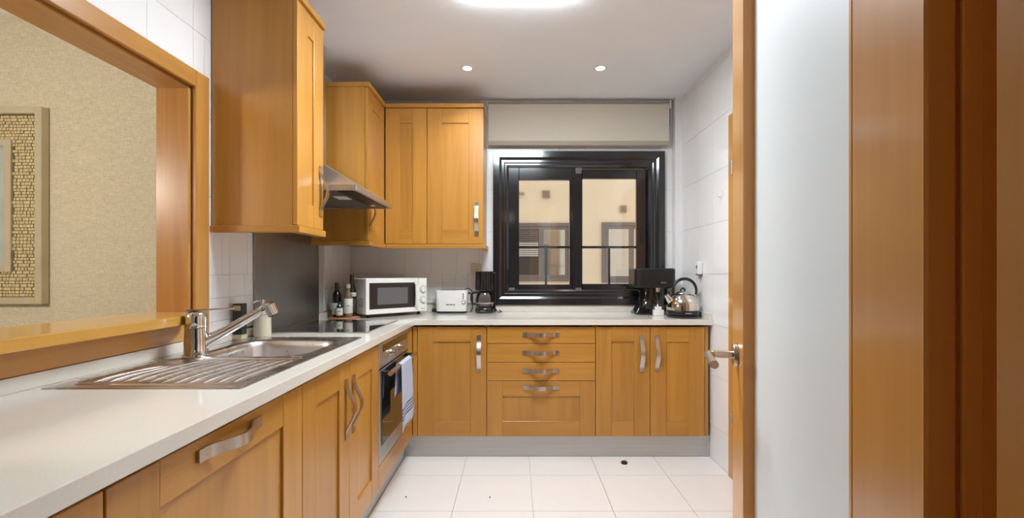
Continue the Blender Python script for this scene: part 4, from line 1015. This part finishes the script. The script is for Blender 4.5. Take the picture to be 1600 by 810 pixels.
bm = bmesh.new(); lathe(bm, [(0, 0.160), (0.045, 0.160), (0.056, 0.153), (0.056, 0.1485), (0, 0.1485)], (CX_, CY_ - 0.004, Z), 32); build('jug_lid', bm, 'black_plastic', jug)
bm = bmesh.new(); hxj = CX_; tube(bm, [(hxj - 0.052, CY_ - 0.02, Z + 0.152), (hxj - 0.078, CY_ - 0.024, Z + 0.152), (hxj - 0.094, CY_ - 0.026, Z + 0.138), (hxj - 0.096, CY_ - 0.026, Z + 0.10), (hxj - 0.088, CY_ - 0.025, Z + 0.07), (hxj - 0.070, CY_ - 0.02, Z + 0.066)], [0.008, 0.009, 0.0095, 0.0095, 0.0085, 0.007], 12); build('jug_handle', bm, 'black_plastic', jug)
bm = bmesh.new(); boxd = bx(bm, CX_ - 0.03, CX_ + 0.005, CY_ - 0.0735, CY_ - 0.069, Z + 0.012, Z + 0.024, 0.002); build('switch', bm, 'grey_plastic', t)
bm = bmesh.new(); tube(bm, [(CX_ + 0.074, CY_ + 0.02, Z + 0.03), (CX_ + 0.088, CY_ - 0.01, Z + 0.018), (CX_ + 0.10, CY_ - 0.03, Z + 0.006), (CX_ + 0.112, CY_ - 0.035, Z + 0.008), (CX_ + 0.125, CY_ - 0.03, Z + 0.012), (CX_ + 0.13, CY_ - 0.015, Z + 0.006), (CX_ + 0.115, CY_ - 0.012, Z + 0.016), (CX_ + 0.108, CY_ - 0.03, Z + 0.02), (CX_ + 0.12, CY_ - 0.042, Z + 0.012)], 0.0036, 8); build('power_cord', bm, 'black_plastic', t)

# drinks machine (black, square head)
t = thing('capsule_coffee_machine', 'black pod coffee machine with box head next to the kettle', 'coffee machine', (1.0, 3.3, ZW))
PX0, PX1, PYa = px(992, 3.22), px(1056.5, 3.22), 3.20
mcx = (PX0 + PX1) / 2
bm = bmesh.new()
hz0_, hz1_ = pz(450, 3.22), pz(419.5, 3.22)
L = [[(p[0], p[1], z) for p in rr(PX0 + i, PX1 - i, PYa + i, PYa + 0.235 - i, 0.045, 8)] for z, i in ((hz0_, 0.006), (hz0_ + 0.008, 0.0), (hz1_ - 0.008, 0.0), (hz1_, 0.008))]
rings(bm, L, True, True, smooth=False); build('head', bm, 'black_plastic', t, bevel=0.002)
bm = bmesh.new()
L = []
for z, x0_, x1_, ya_, yb_ in ((0.0, PX0 + 0.012, PX0 + 0.225, 3.20, 3.43), (0.012, PX0 + 0.012, PX0 + 0.225, 3.20, 3.43), (0.03, PX0 + 0.03, PX0 + 0.225, 3.225, 3.43), (0.06, PX0 + 0.052, PX0 + 0.23, 3.25, 3.43), (0.11, PX0 + 0.066, PX0 + 0.235, 3.262, 3.43), (hz0_ - Z - 0.0006, PX0 + 0.07, PX0 + 0.24, 3.262, 3.43)):
    L.append([(p[0], p[1], Z + z) for p in rr(x0_, x1_, ya_, yb_, 0.05, 8)])
rings(bm, L, True, True); build('pedestal', bm, 'black_gloss', t)
boxobj('water_tank', (PX0 + 0.242, PX0 + 0.272, 3.27, 3.42, Z + 0.01, hz0_ - 0.0006), 'carafe_glass', t, 0.006)
bm = bmesh.new(); cyl(bm, (PX0 + 0.165, 3.232, hz0_ - 0.0006), (PX0 + 0.165, 3.232, hz0_ - 0.03), 0.016, 0.011, 20); build('spout', bm, 'nickel', t)
lettering(t, frame((px(1037, 3.2), PYa - 0.0002, pz(442.6, 3.2)), (1, 0, 0), (0, 0, 1), (0, -1, 0)), 0.038, 0.006, 6, 'print_grey')
# white plug adapter hanging on the machine's cord
ax, ay = px(1029.5, 3.15), 3.165
t = thing('plug_adapter', 'white plug adapter standing in front of the black pod machine', 'plug', (ax, ay, ZW))
boxobj('body', (ax - 0.035, ax + 0.035, ay - 0.02, ay + 0.02, Z, Z + 0.040), 'white_gloss', t, 0.005, 2)
boxobj('shoulder', (ax - 0.022, ax + 0.020, ay - 0.016, ay + 0.016, Z + 0.0403, Z + 0.062), 'white_gloss', t, 0.004, 2)
bm = bmesh.new(); tube(bm, [(ax - 0.004, ay, Z + 0.0622), (ax - 0.004, ay, Z + 0.078)], [0.006, 0.004], 10); build('cord_sleeve', bm, 'white_gloss', t)
bm = bmesh.new(); tube(bm, [(ax - 0.004, ay, Z + 0.0782), (ax - 0.002, ay + 0.01, Z + 0.10), (ax + 0.004, ay + 0.03, Z + 0.125), (ax + 0.004, ay + 0.05, Z + 0.14)], 0.003, 8); build('cord', bm, 'black_plastic', t)

# kettle
KX, KY = 1.115, 3.045
t = thing('kettle', 'shiny steel dome kettle with black arched handle', 'kettle', (KX, KY, ZW))
bm = bmesh.new(); lathe(bm, [(0, 0), (0.104, 0), (0.108, 0.004), (0.108, 0.014), (0.102, 0.0175), (0, 0.0175)], (KX, KY, Z), 40); build('power_base', bm, 'black_gloss', t)
bm = bmesh.new(); lathe(bm, [(0, 0.018), (0.100, 0.018), (0.103, 0.022), (0.1035, 0.046), (0.102, 0.0495), (0, 0.0495)], (KX, KY, Z), 40); band = build('bottom_band', bm, 'black_plastic', t)
bm = bmesh.new(); lathe(bm, [(0.1025, 0.050), (0.103, 0.07), (0.100, 0.095), (0.090, 0.122), (0.072, 0.145), (0.052, 0.158), (0.046, 0.160)], (KX, KY, Z), 48); bodyk = build('body', bm, 'kettle_steel', t)
bm = bmesh.new(); lathe(bm, [(0.0455, 0.1602), (0.044, 0.164), (0.025, 0.172), (0, 0.174)], (KX, KY, Z), 40); build('lid', bm, 'kettle_steel', t)
bm = bmesh.new(); tube(bm, [(KX - 0.014, KY, Z + 0.172), (KX - 0.013, KY, Z + 0.186), (KX, KY, Z + 0.194), (KX + 0.013, KY, Z + 0.186), (KX + 0.014, KY, Z + 0.172)], 0.0055, 10); build('lid_knob', bm, 'black_plastic', t)
bm = bmesh.new(); tube(bm, [(KX - 0.078, KY - 0.01, Z + 0.105), (KX - 0.10, KY - 0.014, Z + 0.128), (KX - 0.118, KY - 0.018, Z + 0.150)], [0.026, 0.019, 0.0135], 20); build('spout', bm, 'kettle_steel', t)
bm = bmesh.new(); pts = []
for k in range(17):
    a = R(205 - 225 * k / 16); pts.append((KX + 0.012 + 0.078 * math.cos(a), KY, Z + 0.178 + 0.078 * math.sin(a)))
rs = [0.0075 + 0.003 * math.sin(PI * k / 16) for k in range(17)]
tube(bm, pts, rs, 14); build('handle', bm, 'black_plastic', t)
lettering(band, frame((KX + 0.0, KY - 0.1041, Z + 0.031), (1, 0, 0), (0, 0, 1), (0, -1, 0)), 0.042, 0.006, 8, 'print_grey')
bm = bmesh.new(); tube(bm, [(KX + 0.09, KY + 0.03, Z + 0.01), (KX + 0.105, KY + 0.05, Z + 0.03), (KX + 0.106, KY + 0.06, Z + 0.06), (KX + 0.107, KY + 0.07, Z + 0.03), (KX + 0.106, KY + 0.09, Z + 0.004)], 0.0035, 8); build('power_cord', bm, 'black_plastic', t)

# ---------------------------------------------------------------- bits on the floor
fx, fy_ = px(975.5, 2.83), 2.83
t = thing('crown_cork', 'small dark bottle cap with pale rim lying on the floor tiles', 'bottle cap', (fx, fy_, 0))
bm = bmesh.new(); lathe(bm, [(0, 0.001), (0.019, 0.0), (0.020, 0.003), (0.018, 0.012), (0, 0.013)], (fx, fy_, 0.0003), 20); build('disc', bm, 'speck', t)
bm = bmesh.new(); lathe(bm, [(0.0205, 0.0), (0.026, 0.0), (0.026, 0.003), (0.0205, 0.004)], (fx + 0.002, fy_ + 0.012, 0.0003), 20); build('pale_rim', bm, 'white_gloss', t)
for x, y, lab in ((765.5, 778, 'largest dark crumb on the floor tiles, in front of the drawers'), (634.5, 777.5, 'tiny dark crumb on the floor beside the oven panel')):
    Y = F * H / (y - VY); X = px(x, Y)
    bm = bmesh.new(); bmesh.ops.create_icosphere(bm, subdivisions=1, radius=0.005); 
    for v in bm.verts: v.co = Vector((X + v.co.x, Y + v.co.y * 1.3, 0.0023 + v.co.z * 0.4))
    tag(build('crumb', bm, 'speck'), lab, 'crumb', 'crumbs on the floor')
